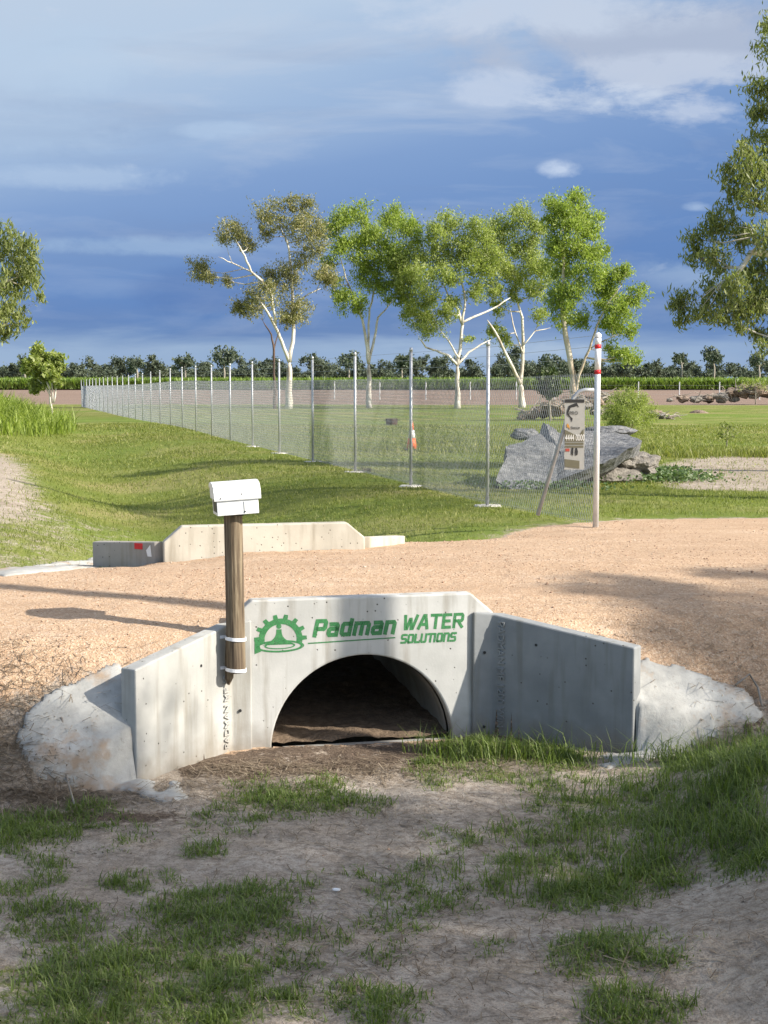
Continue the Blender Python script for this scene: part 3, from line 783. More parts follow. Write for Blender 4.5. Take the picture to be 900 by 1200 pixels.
# cast lettering down the wings and bolts
for sg,w in ((-1,wings[0]),(1,wings[1])):
    a=Vector((.90,-.036)); b=Vector((1.57,-.75) if sg<0 else (1.65,-.745)); d=(b-a).normalized()
    A=Vector((sg*a.x,a.y,0)); Dd=Vector((sg*d.x,d.y,0)); Nn=Vector((-Dd.y,Dd.x,0))
    if Nn.y>0: Nn=-Nn
    if sg>0:   # reads downwards
        ex=Vector((0,0,-1)); ey=Dd; org=A+Dd*.045+Vector((0,0,.84))
    else:      # reads upwards
        ex=Vector((0,0,1)); ey=Dd; org=A+Dd*.045+Vector((0,0,.06))
    ez=ex.cross(ey)
    if ez.dot(Nn)<0: ey=-ey; org=org+Dd*.055; ez=ex.cross(ey)
    Mx=Matrix(((ex.x,ey.x,ez.x,org.x+Nn.x*.001),(ex.y,ey.y,ez.y,org.y+Nn.y*.001),(ex.z,ey.z,ez.z,org.z),(0,0,0,1)))
    adv=0
    for word in (('PADMAN','MF','1200','WIN') if sg>0 else ('PADMAN','MF','12')):
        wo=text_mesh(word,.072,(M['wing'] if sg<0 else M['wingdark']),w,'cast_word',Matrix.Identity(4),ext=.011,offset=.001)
        wd=max(v.co.x for v in wo.data.vertices)
        for v in wo.data.vertices: v.co=Mx@(v.co+Vector((adv,0,0)))
        adv+=wd+.022
    for z in ((.62,.10) if sg>0 else (.30,)):
        bm_=MB(); bm_.tube([(sg*.845,-.044,z),(sg*.845,-.02,z)],.010,8); bm_.build('bolt',M['dark'],w)
    # lifting hole plug
    p=A+Dd*.33+Vector((0,0,.70 if sg>0 else .66)); bm_=MB(); bm_.tube([p+Nn*.003,p-Nn*.01],.010,8); bm_.build('plug_hole',M['dark'],w)

# ------------------------------------------------------------------ splashed concrete aprons
def apron(name,poly,label,th=.022,step=.022,seed=0,cat='apron'):
    P=np.array(poly); x0,y0=P.min(0)-.05; x1,y1=P.max(0)+.05
    gx=np.arange(x0,x1,step); gy=np.arange(y0,y1,step); X,Y=np.meshgrid(gx,gy)
    s=poly_sd(X,Y,poly)+.05*(fbm(X*4,Y*4,80+seed)-.5)*2*.8
    TZ=terrain(X,Y)
    for ox,oy in ((.028,0),(-.028,0),(0,.028),(0,-.028),(.02,.02),(-.02,.02),(.02,-.02),(-.02,-.02)): TZ=np.maximum(TZ,terrain(X+ox,Y+oy))
    Z=TZ+np.where(s>0,th*sst(-.02,.10,s),-.05+s*.5)+.012*(fbm(X*5,Y*5,90+seed)-.5)*(s>0)+.006*(fbm(X*24,Y*24,95)-.5)
    i2=np.arange(X.size).reshape(X.shape); q=np.stack([i2[:-1,:-1],i2[:-1,1:],i2[1:,1:],i2[1:,:-1]],-1).reshape(-1,4)
    keep=(s.ravel()[q]>-.03).all(1)
    # leave out what lies inside the wings
    S2=((X-CX)*cY+(Y-CY)*sY).ravel(); T2=(-(X-CX)*sY+(Y-CY)*cY).ravel()
    qq=wq(S2,T2)
    tq=T2[q].mean(1); qm=qq[q].min(1)
    keep&=~(((qm<.015)&(tq>-.60)&(tq<.2))|((qm<-.035)&(tq<=-.60)&(tq>-.745)))
    q=q[keep]; u,inv=np.unique(q,return_inverse=True)
    V=np.stack([X,Y,Z],-1).reshape(-1,3)[u]
    o=npmesh(name,V,inv.reshape(-1,4),None,M['apron'],None,True)
    return tag(o,label,cat)
G_=lambda l:[g(a,b) for a,b in l]
W_=lambda l:[(lambda v:(v.x,v.y))(loc2w(s,t)) for s,t in l]
apron('concrete_apron',W_([(-1.50,-.46)])+G_([(140,782),(98,797),(52,815),(28,838),(18,870),(34,897),(74,916),(130,928),(195,942),(222,936),(212,916),(190,900)])+W_([(-1.46,-1.0),(-1.38,-.74),(-1.34,-.50)]),'white splashed concrete apron hugging the left wing wall',seed=1)
apron('concrete_apron',W_([(1.62,-.56),(1.80,-.46)])+G_([(790,782),(835,798),(872,815),(890,838),(868,860),(812,874),(765,890),(715,902),(682,898)])+W_([(1.42,-.92),(1.42,-.74),(1.40,-.52)]),'pale concrete apron spilling from the right wing wall into the grass',seed=2)
apron('concrete_apron',G_([(196,656),(150,661),(100,666),(40,672),(5,676),(-15,672),(40,664),(100,657),(150,652)]),'thin pale concrete strip behind the road beside the rear left wing',seed=3)

# ------------------------------------------------------------------ mailbox on its strapped post
PB=loc2w(-.885,-.165,0)
pm=empty('post',(PB.x,PB.y,.585)); tag(pm,'weathered round timber post strapped to the left wing wall, holding the mailbox','post')
mb=MB(); 
rr=.061; hh=[0,.02,.3,.6,.9,.98]
mb.tube([(-.0+.012*0,0,0),(0,0,.015),(-.003,0,.3),(-.006,0,.6),(-.010,0,.9),(-.012,0,1.045)],[.058,.062,.061,.0605,.060,.060],20)
mb.build('timber_pole',M['wood'],pm,smooth=False)
mb=MB(); mb.tube([(-.055,.035,-.09),(-.05,.035,-.04),(-.045,.035,.1),(-.04,.035,.26)],[.008,.028,.032,.03],7); mb.build('splintered_stub',M['wood'],pm)
for z in (.02,.225):
    mb=MB(); n=28; vs=[];fs=[]
    for k in range(n+1):
        a=2*math.pi*k/n
        for (r,dz) in ((.0635,-.011),(.0675,-.011),(.0675,.011),(.0635,.011)):
            vs.append((r*math.cos(a)*1.03-.002,r*math.sin(a),z+dz+.005*math.cos(a)*-1))
    for k in range(n):
        for j in range(4):
            fs.append((k*4+j,(k+1)*4+j,(k+1)*4+(j+1)%4,k*4+(j+1)%4))
    mb.add(vs,fs)
    mb.box((-.085,.03,z+.004),(.05,.006,.02),Matrix.Rotation(.5,3,'Z')); mb.build('strap',M['strap'],pm)
ml=empty('mailbox',(PB.x+.008,PB.y,1.628),YAW+.02); ml.scale=(.88,.9,.88); ml.rotation_euler=(0,math.radians(-3.2),YAW+.02)
tag(ml,'white metal mailbox with a curved lid on top of the timber post','mailbox')
def boxprof(W,prof,mb):
    n=len(prof); vs=[(-W/2,p[0],p[1]) for p in prof]+[(W/2,p[0],p[1]) for p in prof]
    fs=[tuple(range(n)),tuple(reversed(range(n,2*n)))]+[((i+1)%n,i,n+i,n+(i+1)%n) for i in range(n)]
    mb.add(vs,fs)
mb=MB(); boxprof(.305,[(-.115,0),(-.115,.135),(-.10,.165),(.10,.20),(.115,.19),(.115,0)],mb); mb.build('box_body',M['white'],ml,bevel=.004)
mb=MB()
pr=[(.125,.155),(.125,.215)]+[(.04-.165*math.sin(a),.115+.105*math.cos(a)+.02) for a in [math.radians(k) for k in (10,25,40,55,70,82,90)]]+[(-.1255,.115),(-.120,.115)]
pr=[(.122,.21),(.10,.232),(.04,.240),(-.03,.238),(-.08,.225),(-.11,.200),(-.126,.165),(-.130,.125),(-.127,.108),(-.121,.108),(-.122,.150),(-.105,.178),(.05,.215),(.118,.195)]
boxprof(.345,pr,mb); lid=mb.build('lid',M['white'],ml,bevel=.002)
mb=MB()
for sx in (-.165,.165):
    mb=MB(); mb.box((sx,0,.165),(.006,.22,.09)); mb.build('lid_end',M['white'],lid)
mb=MB(); mb.box((.045,-.117,.05),(.003,.002,.085)); mb.build('door_seam',M['dark'],ml)
mb=MB(); mb.tube([(.05,-.121,.02),(.05,-.114,.02)],.006,8); mb.build('lock',M['dark'],ml)
for q_ in ((-.125,-.133,.128),(.03,-.131,.15)):
    mb=MB(); mb.tube([q_,(q_[0],q_[1]+.006,q_[2])],.005,8); mb.build('screw',M['dark'],lid)
mb=MB(); mb.box((-.154,-.02,.085),(.003,.17,.12)); mb.build('dark_side_plate',M['dark'],ml)  # thin dark plate over the left end of the body
mb=MB(); mb.box((0,0,-.008),(.10,.12,.012)); mb.build('mount_plate',M['dark'],ml)

# ------------------------------------------------------------------ chain link fence
P0=ground(698,618); P0=Vector((P0.x,P0.y,0))
P1=ground(571,593); P1=Vector((P1.x,P1.y,0))
fd=Vector((-.257,1,0)).normalized()
fence=empty('chain_link_fence',(P0.x,P0.y,hz(P0.x,P0.y)))
tag(fence,'long galvanised chain link fence with topping wires running away to the left','fence')
OFF=Vector((P0.x,P0.y,hz(P0.x,P0.y)))
def rel(v): return Vector(v)-OFF
fp=[P1+fd*3.82*k for k in range(28)]
fz=[hz(p.x,p.y) for p in fp]
# smooth the base line
z0=hz(P0.x,P0.y)
# end post with red and white bands
mb=MB(); mb.tube([rel((P0.x,P0.y,z0-.1)),rel((P0.x,P0.y,z0+2.08))],.033,14); 
o=mb.build('end_post',M['postpale'],fence,smooth=True); o['label']='end post with red and white bands near its top'
for (a,b,mt,nm) in ((1.955,2.0,'red','red_band'),(1.68,1.725,'red','red_band'),(1.725,1.955,'whitetape','white_band'),(2.0,2.07,'whitetape','white_band')):
    mb=MB(); mb.tube([rel((P0.x,P0.y,z0+a)),rel((P0.x,P0.y,z0+b))],.0352 if mt=='red' else .0347,16); mb.build(nm,M[mt],o,smooth=True)
mb=MB(); mb.tube([rel((P0.x,P0.y,z0+2.08)),rel((P0.x,P0.y,z0+2.11)),rel((P0.x,P0.y,z0+2.13))],[.038,.036,.012],14); mb.build('post_cap',M['whitetape'],o)
proto_post=None
mb=MB(); mb.tube([(0,0,-.1),(0,0,2.12)],.024,8); mb.tube([(0,0,2.12),(0,0,2.18)],[.030,.022],8); post_me=None
for k,p in enumerate(fp):
    if post_me is None:
        o=mb.build('fence_post',M['galv'],fence,smooth=True); post_me=o.data
    else:
        o=bpy.data.objects.new('fence_post',post_me); link(o,fence)
    o.location=rel((p.x,p.y,fz[k]))
    fo=None
for k,p in enumerate(fp[:6]):
    mb=MB(); n=14; c=(p.x,p.y,fz[k])
    vs=[]; 
    for j in range(n):
        r=(.16+.05*random.random()); a=2*math.pi*j/n; vs.append((c[0]+r*1.3*math.cos(a),c[1]+r*math.sin(a),c[2]-.05))
    for j in range(n):
        r=(.12+.04*random.random()); a=2*math.pi*j/n; vs.append((c[0]+r*1.3*math.cos(a),c[1]+r*math.sin(a),c[2]+.014+.006*random.random()))
    fs=[(j,(j+1)%n,n+(j+1)%n,n+j) for j in range(n)]+[tuple(n+j for j in range(n))]
    mb.add([rel(v) for v in vs],fs); mb.build('footing',M['footing'],fence)
def mesh_panel(A,B,za,zb,Hm=1.66,pitch=.062,rad=.0016,name='mesh_panel'):
    """woven diagonals between two posts as one mesh"""
    Ln=(B-A).length; d=(B-A)/Ln; nrm=Vector((-d.y,d.x,0)); k=1.75
    V=[];Fq=[]
    def P(u,v,off):
        f=u/Ln; z=(za*(1-f)+zb*f)+.03+v
        q=A+d*u+nrm*off; return Vector((q.x,q.y,z))
    step=pitch
    for sgn in (1,-1):
        u0=-Hm/k if sgn>0 else 0
        n=int((Ln+Hm/k)/step)+1
        for i in range(n):
            ub=u0+i*step
            # line u = ub + sgn*v/k
            if sgn>0: v0=max(0,-ub*k); v1=min(Hm,(Ln-ub)*k); ua=ub+v0/k; uc=ub+v1/k
            else: v0=max(0,(ub-Ln)*k); v1=min(Hm,ub*k); ua=ub-v0/k; uc=ub-v1/k
            if v1-v0<.02: continue
            a=P(ua,v0,sgn*rad); b=P(uc,v1,sgn*rad); t=(b-a).normalized(); w1=t.cross(nrm).normalized()*rad; w2=nrm*rad
            n0=len(V); V+= [a+w1,a-w1*.5+w2*.87,a-w1*.5-w2*.87,b+w1,b-w1*.5+w2*.87,b-w1*.5-w2*.87]
            Fq+= [(n0,n0+1,n0+4,n0+3),(n0+1,n0+2,n0+5,n0+4),(n0+2,n0,n0+3,n0+5)]
    return npmesh(name,np.array([rel(v) for v in V]),Fq,None,M['wire'],fence)
allp=[P0]+fp; allz=[z0]+fz
for k in range(len(allp)-1):
    far=allp[k].y
    mesh_panel(allp[k],allp[k+1],allz[k],allz[k+1],pitch=.066 if far<45 else .1,rad=.0023 if far<45 else .0026)
# line wires
for i,hgt in enumerate((.06,.85,1.67,1.86,1.98,2.10)):
    mb=MB(); mb.tube([rel((p.x,p.y,z+hgt)) for p,z in zip(allp,allz)],.0022 if hgt<1.7 else .0028,4); mb.build('line_wire' if hgt<1.7 else 'top_wire',M['galv'],fence)
# brace: bent pipe from end post down to the ground
zb=[]
def onf(px,py):
    # point in fence plane
    dx=(px-450)/F; A=P0; d=fd
    # solve D such that x= dx*k lies on line
    for D in np.arange(16,30,.01):
        v=at(px,py,D); 
        if (v-A).cross(d).z<=0: return v
    return v
brp=[onf(696,457),onf(686,457),onf(678,459),onf(672,466),onf(630,604)]
mb=MB(); mb.tube([rel(v) for v in brp],.022,8); mb.build('brace',M['wire'],fence,smooth=True)
# sign hung on the fence
A_=onf(661.5,468); B_=onf(685,468); C_=onf(661.5,550)
sw=(B_-A_).length; sh=A_.z-C_.z
sr=empty('fence_sign',(A_.x,A_.y,A_.z)); 
sdir=(B_-A_); sdir.z=0; sdir.normalize(); sr.rotation_euler=(0,0,math.atan2(sdir.y,sdir.x))
sr.location=Vector((A_.x,A_.y,A_.z))+Vector((sdir.y,-sdir.x,0))*.035
tag(sr,'tall narrow fence contractor sign with phone number hung beside the end post','sign')
mp=lambda n,c,r=.5: simple(n,c,tuple(k*1.08 for k in c),20,r,0,0)
S1=mp('sign_grey',(.33,.325,.30)); S2=mp('sign_olive',(.13,.12,.08)); S3=mp('sign_black',(.03,.03,.03)); S4=mp('sign_orange',(.45,.22,.05)); S5=mp('sign_red',(.35,.06,.04)); S6=mp('sign_white',(.72,.71,.68))
def sp(name,pts,mat,t): 
    m=MB(); n=len(pts); vs=[(p[0]*sw,t,-p[1]*sh) for p in pts]+[(p[0]*sw,t+.003,-p[1]*sh) for p in pts]
    m.add(vs,[tuple(range(n)),tuple(reversed(range(n,2*n)))]+[((i+1)%n,i,n+i,n+(i+1)%n) for i in range(n)]); return m.build(name,mat,sr)
sp('board',[(0,0),(0,1),(1,1),(1,0)],S1,0)
sp('header_band',[(0.01,.0),(.01,.045),(.97,.045),(.97,.0)],S3,-.004)
sp('lower_panel',[(.02,.43),(.02,.60),(.95,.60),(.95,.42),(.68,.525)],S2,-.004)
sp('stripe',[(.02,.615),(.02,.645),(.95,.645),(.95,.615)],S2,-.004)
sp('side_panel',[(.03,.66),(.03,.685),(.95,.685),(.95,.66)],S2,-.004)
sp('footer_panel',[(.02,.85),(.02,.96),(.76,.985),(.76,.875)],S2,-.004)
sp('red_patch',[(.06,.70),(.06,.74),(.26,.74),(.26,.70)],S5,-.004)
sp('icon',[(.36,.69),(.34,.78),(.44,.80),(.46,.69)],S3,-.004)
sp('icon',[(.56,.69),(.53,.75),(.56,.80),(.66,.79),(.68,.74),(.63,.69)],S3,-.004)
sp('animal_emblem',[(.10,.18),(.20,.09),(.45,.06),(.60,.05),(.70,.11),(.60,.09),(.50,.105),(.30,.115),(.18,.19),(.26,.235),(.40,.27),(.36,.32),(.28,.26),(.12,.22)],S3,-.004)
sp('orange_emblem',[(.10,.36),(.16,.34),(.24,.38),(.26,.43),(.20,.40),(.12,.40)],S4,-.004)
def st_text(body,size,x,y,mat,name,sxx=1):
    Mx=Matrix.Translation((x*sw,-.0045,-y*sh))@Matrix.Rotation(math.pi/2,4,'X')@Matrix.Diagonal((sxx,1,1,1))
    return text_mesh(body,size,mat,sr,name,Mx,ext=.0006)
st_text('PRO',.05,.22,.215,S3,'word',1.0); st_text('4444 0000',.095,.03,.585,S6,'phone_number',.52)
st_text('fence',.045,.32,.42,S3,'word'); 

# ------------------------------------------------------------------ rear boundary fence
rf=empty('wire_fence',at(600,463,165)); rfo=Vector(rf.location); rf_pts=[]
tag(rf,'sparse wire fence of thin pale posts along the far edge of the lawn','fence')
for px in (392,445,499,551,605,650,700,748,796,843,890,940):
    v=at(px,464,165); z=hz(v.x,165.0); mb=MB()
    mb.tube([Vector((v.x,165,z-.1))-rfo,Vector((v.x,165,z+2.0))-rfo],.06,6); mb.build('fence_post',M['postpale'],rf); rf_pts.append((v.x,165,z))
for hh_ in (.6,1.1,1.6):
    mb=MB(); mb.tube([Vector((a,b,c+hh_))-rfo for a,b,c in rf_pts],.006,4); mb.build('line_wire',M['galv'],rf)
v=ground(101,477)
mb=MB(); mb.tube([(v.x,v.y,v.z-.1),(v.x+.02,v.y,v.z+1.5)],[.10,.085],8); tag(mb.build('wooden_post',M['wood'],None),'dark wooden post standing left of the far fence corner','post')

# ------------------------------------------------------------------ trees
def leaves_np(centres, radii, per, size, asp=.35, droop=.0, seed=0, sub=24, sg=.25):
    r=np.random.default_rng(seed); Ps=[]
    for c,R,n in zip(centres,radii,per):
        k=sub
        d=r.normal(size=(k,3)); d/=np.linalg.norm(d,axis=1)[:,None]; d*= (r.uniform(.2,1.18,(k,1))**.8)*R*np.array([1,1,.9])
        w=r.uniform(.4,1.4,k); w/=w.sum(); which=r.choice(k,n,p=w)
        Ps.append(np.array(c)+d[which]+r.normal(size=(n,3))*R*sg*np.array([1,1,.9])*r.uniform(.5,1.1,(k,1))[which])
    P=np.concatenate(Ps); n=len(P)
    a=r.normal(size=(n,3)); a[:,2]-=droop*1.6; a/=np.linalg.norm(a,axis=1)[:,None]
    b=np.cross(a,r.normal(size=(n,3))); b/=np.linalg.norm(b,axis=1)[:,None]
    L=size*r.uniform(.6,1.3,n)[:,None]; W=L*asp
    V=np.stack([P-a*L*.5,P+b*W*.5,P+a*L*.5,P-b*W*.5],1).reshape(-1,3)
    i=np.arange(n)*4
    return V,np.stack([i,i+1,i+2,i+3],1)
def gum(name,label,D,limbs,clumps,leafm,barkm,leaf=.225,nleaf=520,droop=.6,cat='tree',group=None,dspread=.6,seed=1,asp=.35,twig=.03,base=None,rs=1.0,sg=.30):
    rnd=random.Random(seed)
    pw=D/F
    if name=='gum_tree': limbs=[(d0,[(a_,b_,c_*.84) for a_,b_,c_ in l0]) for d0,l0 in limbs]
    L3=[]
    for lb in limbs:
        dd0=lb[0]; pts=[]
        for i,(px,py,r) in enumerate(lb[1]):
            pts.append((at(px,py,D+dd0*i/max(1,len(lb[1])-1)),r))
        L3.append(pts)
    b0=L3[0][0][0]; bz=hz(b0.x,b0.y)
    root=empty(name,(b0.x,b0.y,bz)); o0=Vector((b0.x,b0.y,bz))
    tag(root,label,cat,group)
    L3[0][0]=(Vector((b0.x,b0.y,bz-.05)),L3[0][0][1]*1.25)
    mb=MB(); nodes_=[]
    for pts in L3:
        # smooth the limb with a few mid points
        P=[p for p,_ in pts]; R=[r for _,r in pts]; PP=[];RR=[]
        for i in range(len(P)-1):
            for k in range(3):
                u=k/3; p=P[i].lerp(P[i+1],u)
                if k: p=p+Vector((rnd.uniform(-1,1),rnd.uniform(-1,1),rnd.uniform(-1,1)))*(P[i+1]-P[i]).length*.025
                PP.append(p); RR.append(R[i]*(1-u)+R[i+1]*u)
        PP.append(P[-1]); RR.append(R[-1]*.45)
        mb.tube([p-o0 for p in PP],RR,8)
        nodes_+= list(zip(PP,RR))
    C=[];RD=[];NN=[]
    for (px,py,rp) in clumps:
        dd=rnd.uniform(-1,1)*dspread*math.sqrt(max(rp,1))*pw*8
        c=at(px,py,D+dd); r=rp*pw*1.14*rs
        C.append(c-o0); RD.append(r); NN.append(int(nleaf*(rp/16.0)**2))
        # branch from the nearest lower limb node
        best=min(nodes_,key=lambda q:(q[0]-c).length+ (2.0*max(0,q[0].z-c.z)))
        s=best[0]; mid=s.lerp(c,.5)+Vector((0,0,-.08*(c-s).length))
        r0=min(best[1]*.7,twig*2.4)
        mb.tube([s-o0,mid-o0,c-o0],[r0,r0*.75,r0*.35],5)
        for k in range(4):
            e=c+Vector((rnd.uniform(-1,1),rnd.uniform(-1,1),rnd.uniform(-.7,1)))*r*.8
            mb.tube([mid.lerp(c,.6)-o0,(c.lerp(e,.5))-o0,e-o0],[r0*.5,r0*.3,r0*.12],4,False)
    mb.build('trunk',barkm,root,smooth=True)
    V,Fq=leaves_np(C,RD,NN,leaf,asp,droop,seed,sg=sg)
    npmesh('crown',V,Fq,None,leafm,root)
    return root
Z7=lambda x,y,r:(210+x/3.1,220+y/3.1,r/3.1)
Z8=lambda x,y,r:(460+x/2.8125,210+y/2.8125,r/2.8125)
GT='gum trees in a row across the lawn'
cl=[Z7(*c) for c in [(80,300,42),(110,320,25),(200,165,48),(165,180,22),(255,210,32),(330,100,52),(400,55,32),(460,130,62),(465,60,26),(310,165,26),(500,160,30),(500,215,38),(520,310,46),(558,335,22),(240,430,42),(215,440,22),(300,390,48),(330,320,32),(390,330,55),(435,430,48),(400,480,32),(175,340,24),(440,270,30)]]
gum('gum_tree','olive brown leaved gum at the left end of the row with pale forked trunk',110,
 [(0,[(338,479,.30),(339,450,.25),(339,424,.24)]),(1,[(339,424,.19),(344,388,.16),(343,350,.13),(341,313,.11),(337,285,.08),(325,262,.05)]),(-1.5,[(339,424,.17),(330,400,.15),(323,384,.13),(313,365,.10),(303,350,.06)]),(-2,[(323,384,.12),(318,345,.11),(308,330,.11),(294,318,.10),(287,300,.08),(278,284,.06)]),(-2.5,[(294,318,.07),(272,308,.05),(256,301,.03)]),(2,[(344,370,.09),(352,352,.07),(362,344,.06),(376,338,.05)])],
 cl,M['leaf_olive'],M['bark'],nleaf=2100,seed=2,leaf=.2)
gum('gum_tree','slender dark reddish trunk beside the leftmost pale gum',108,
 [(0,[(322,482,.13),(322,450,.11),(321,410,.10),(318,392,.07),(308,376,.04)]),(1,[(321,410,.06),(328,385,.04)])],
 [(300,366,10),(318,352,9),(329,371,8),(306,352,8)],M['leaf_olive'],M['barkdark'],nleaf=500,seed=3,leaf=.22)
cl=[Z7(*c) for c in [(570,130,50),(640,100,46),(600,210,52),(690,160,44),(780,110,55),(825,150,40),(745,200,50),(862,190,28),(855,140,22),(670,270,50),(770,290,46),(620,400,46),(590,385,26),(700,330,46),(735,370,42),(815,330,38),(650,445,26),(540,270,26),(800,240,44),(560,340,24),(790,400,28),(660,200,34)]]
gum('gum_tree','second gum from the left, tall and green, on a straight white trunk',114,
 [(0,[(432.5,479,.24),(432.5,450,.20),(432,426,.19)]),(-1,[(432,426,.15),(429,400,.13),(425,376,.11),(415,350,.09),(405,326,.07),(398,300,.05)]),(1,[(432,426,.12),(432,390,.10),(433,362,.09),(440,335,.07),(445,300,.05),(455,270,.03)]),(2,[(432,426,.13),(439,395,.11),(443,372,.09),(454,360,.05),(470,335,.03)])],
 cl,M['leaf_bright'],M['bark'],nleaf=2100,seed=4)
cl=[Z8(*c) for c in [(165,170,46),(205,140,32),(150,245,50),(60,260,46),(30,330,42),(100,335,50),(190,325,40),(90,450,42),(130,485,36),(60,430,30),(40,390,32),(225,260,42),(285,180,46),(280,285,46),(175,440,32),(330,270,42),(270,365,32),(120,400,30),(250,525,14),(245,210,34),(20,280,30),(200,400,26)]]
gum('gum_tree','middle gum of the row whose white limbs spread low and wide like a goblet',112,
 [(0,[(536,479,.25),(536,455,.20),(536,428,.20)]),(-1.5,[(536,428,.13),(526,417,.12),(512,411,.10),(499,407,.08),(491,396,.05)]),(1,[(536,428,.16),(540,400,.14),(542,381,.13),(537,363,.11),(527,350,.08),(518,330,.05)]),(1,[(542,381,.12),(545,350,.09),(540,325,.07),(535,300,.05)]),(2,[(542,378,.11),(556,371,.10),(577,362,.08),(598,349,.06)]),(2,[(536,428,.11),(549,413,.09),(563,404,.07),(575,398,.05)]),(-1,[(538,420,.09),(526,400,.07),(514,385,.05)])],
 cl,M['leaf_mid'],M['bark'],nleaf=2100,seed=5)
cl=[Z8(*c) for c in [(350,170,46),(420,130,42),(400,215,50),(450,250,46),(370,300,46),(440,325,46),(475,370,36),(330,355,38),(350,420,26),(500,300,42),(340,505,32),(375,535,20),(485,450,26),(470,180,40),(310,200,30),(300,240,30),(400,380,26)]]
gum('gum_tree','fourth gum of the row with two long white stems parting near the ground',117,
 [(0,[(612,477,.30),(611,462,.25),(610,450,.24)]),(-2,[(610,450,.16),(603,436,.16),(597,423,.15),(584,396,.12),(571,375,.08)]),(1,[(610,450,.19),(612,430,.17),(613,409,.15),(612,372,.12),(606,352,.09),(602,320,.06)]),(2,[(612,412,.08),(604,390,.07),(598,362,.05)]),(1,[(613,405,.06),(627,388,.05),(645,384,.03)])],
 cl,M['leaf_mid'],M['bark'],nleaf=2100,seed=6)
cl=[Z8(*c) for c in [(555,90,44),(615,85,42),(590,155,50),(645,140,36),(540,215,46),(620,230,48),(682,240,30),(560,305,50),(650,310,46),(692,335,32),(590,385,46),(540,395,36),(570,455,36),(625,460,30),(740,310,38),(770,300,20),(710,370,36),(812,380,30),(750,430,44),(722,480,40),(785,500,26),(772,580,30),(722,560,24),(800,592,18),(520,140,30),(655,180,30),(690,420,26),(780,400,22),(730,590,20)]]
gum('gum_tree','tallest bright green gum at the right end of the row with tan trunk',106,
 [(0,[(673,474,.30),(672,440,.25),(666,409,.24),(662,388,.22),(659,359,.17),(660,320,.12),(661,281,.08),(664,255,.05)]),(-1,[(674,462,.16),(678,440,.14),(691,409,.10),(700,380,.08),(712,355,.06),(728,335,.04)]),(-1,[(691,409,.06),(706,400,.05),(725,392,.03)]),(1,[(659,350,.08),(672,330,.06),(688,318,.04)])],
 cl,M['leaf_bright'],M['barktan'],nleaf=2100,seed=7)
# near right tree, trunk just outside the frame
ZR=lambda x,y,r:(760+x/2.5,y/2.5,r/2.5)
cl=[ZR(*c) for c in [(345,80,22),(335,260,42),(330,330,36),(340,420,45),(285,440,30),(300,500,48),(230,510,28),(250,570,30),(320,580,40),(220,640,38),(190,680,32),(130,700,24),(140,755,32),(200,760,38),(260,700,38),(330,700,40),(330,800,48),(260,830,38),(180,860,38),(100,880,32),(85,905,22),(100,940,22),(160,920,36),(230,900,44),(290,900,42),(345,880,46),(320,975,28),(340,1015,20),(270,960,22)]]
cl+=[(920,60,22),(925,120,24),(915,200,26),(930,260,26),(920,320,26),(935,380,22),(960,90,26),(965,180,28),(970,260,30),(965,340,28),(1000,140,28),(1005,230,30),(1010,320,30),(1040,200,28),(1050,280,28),(915,395,14),(990,390,24),(930,10,20),(960,30,20)]
gum('large_gum_tree','large gum reaching into the picture from the right edge, drooping leaves',27,
 [(0,[(985,590,.26),(978,520,.22),(975,440,.20),(968,380,.17),(962,300,.14),(955,200,.10),(940,100,.06),(925,40,.03)]),(-.5,[(968,370,.10),(930,318,.075),(900,297,.065),(880,296,.05),(872,310,.04),(862,322,.035),(848,328,.02)]),(.3,[(962,300,.08),(925,262,.06),(896,244,.045),(876,236,.03),(860,229,.02)]),(-.2,[(897,297,.035),(884,283,.028),(880,268,.018)]),(.5,[(955,210,.05),(920,160,.035),(900,120,.02)])],
 cl,M['leaf_gum'],M['bark'],leaf=.12,nleaf=620,seed=8,droop=1.0,asp=.24,twig=.011,rs=1.05,dspread=1.3,sg=.34)
cl=[(12,282,16),(31,288,12),(23,309,17),(38,305,8),(12,336,17),(31,332,12),(15,366,15),(4,388,11),(48,347,6),(24,380,8),(36,318,8),(-15,290,20),(-20,330,22),(-15,370,18),(-50,300,24),(-50,350,24),(-80,320,26)]
gum('large_gum_tree','drooping gum crown reaching in from the left edge',33,
 [(0,[(-70,520,.22),(-66,450,.18),(-60,400,.15),(-50,350,.11),(-35,310,.06)]),(0,[(-60,400,.07),(-20,385,.045),(2,382,.025),(12,376,.015)]),(0,[(-50,350,.05),(-10,335,.035),(20,325,.02)])],
 cl,M['leaf_gum'],M['bark'],leaf=.14,nleaf=560,seed=9,droop=1.0,asp=.26,twig=.012,dspread=1.0,sg=.34)
cl=[(40,456,5),(64,440,6),(50,452,5),(44,411,7),(36,424,7),(48,421,8),(60,422,7),(69,419,5),(71,430,5),(57,433,7),(44,436,6),(41,449,5),(68,450,4),(32,434,5),(52,444,4)]
gum('small_tree','small bright green tree with several pale stems behind the tall grass at left',62,
 [(0,[(62,474,.055),(58,455,.04),(50,438,.03),(45,420,.015)]),(0,[(62,472,.04),(61,450,.03),(60,430,.015)]),(0,[(63,472,.04),(66,450,.03),(70,430,.015)]),(0,[(60,465,.03),(52,452,.025),(42,442,.015)])],
 cl,M['leaf_mid'],M['bark'],leaf=.2,nleaf=2600,seed=10,droop=.3,twig=.02,asp=.45)
cl=[(640,440,6),(646,437,5),(641,450,7),(650,449,6),(644,459,6),(651,458,5),(636,456,4)]
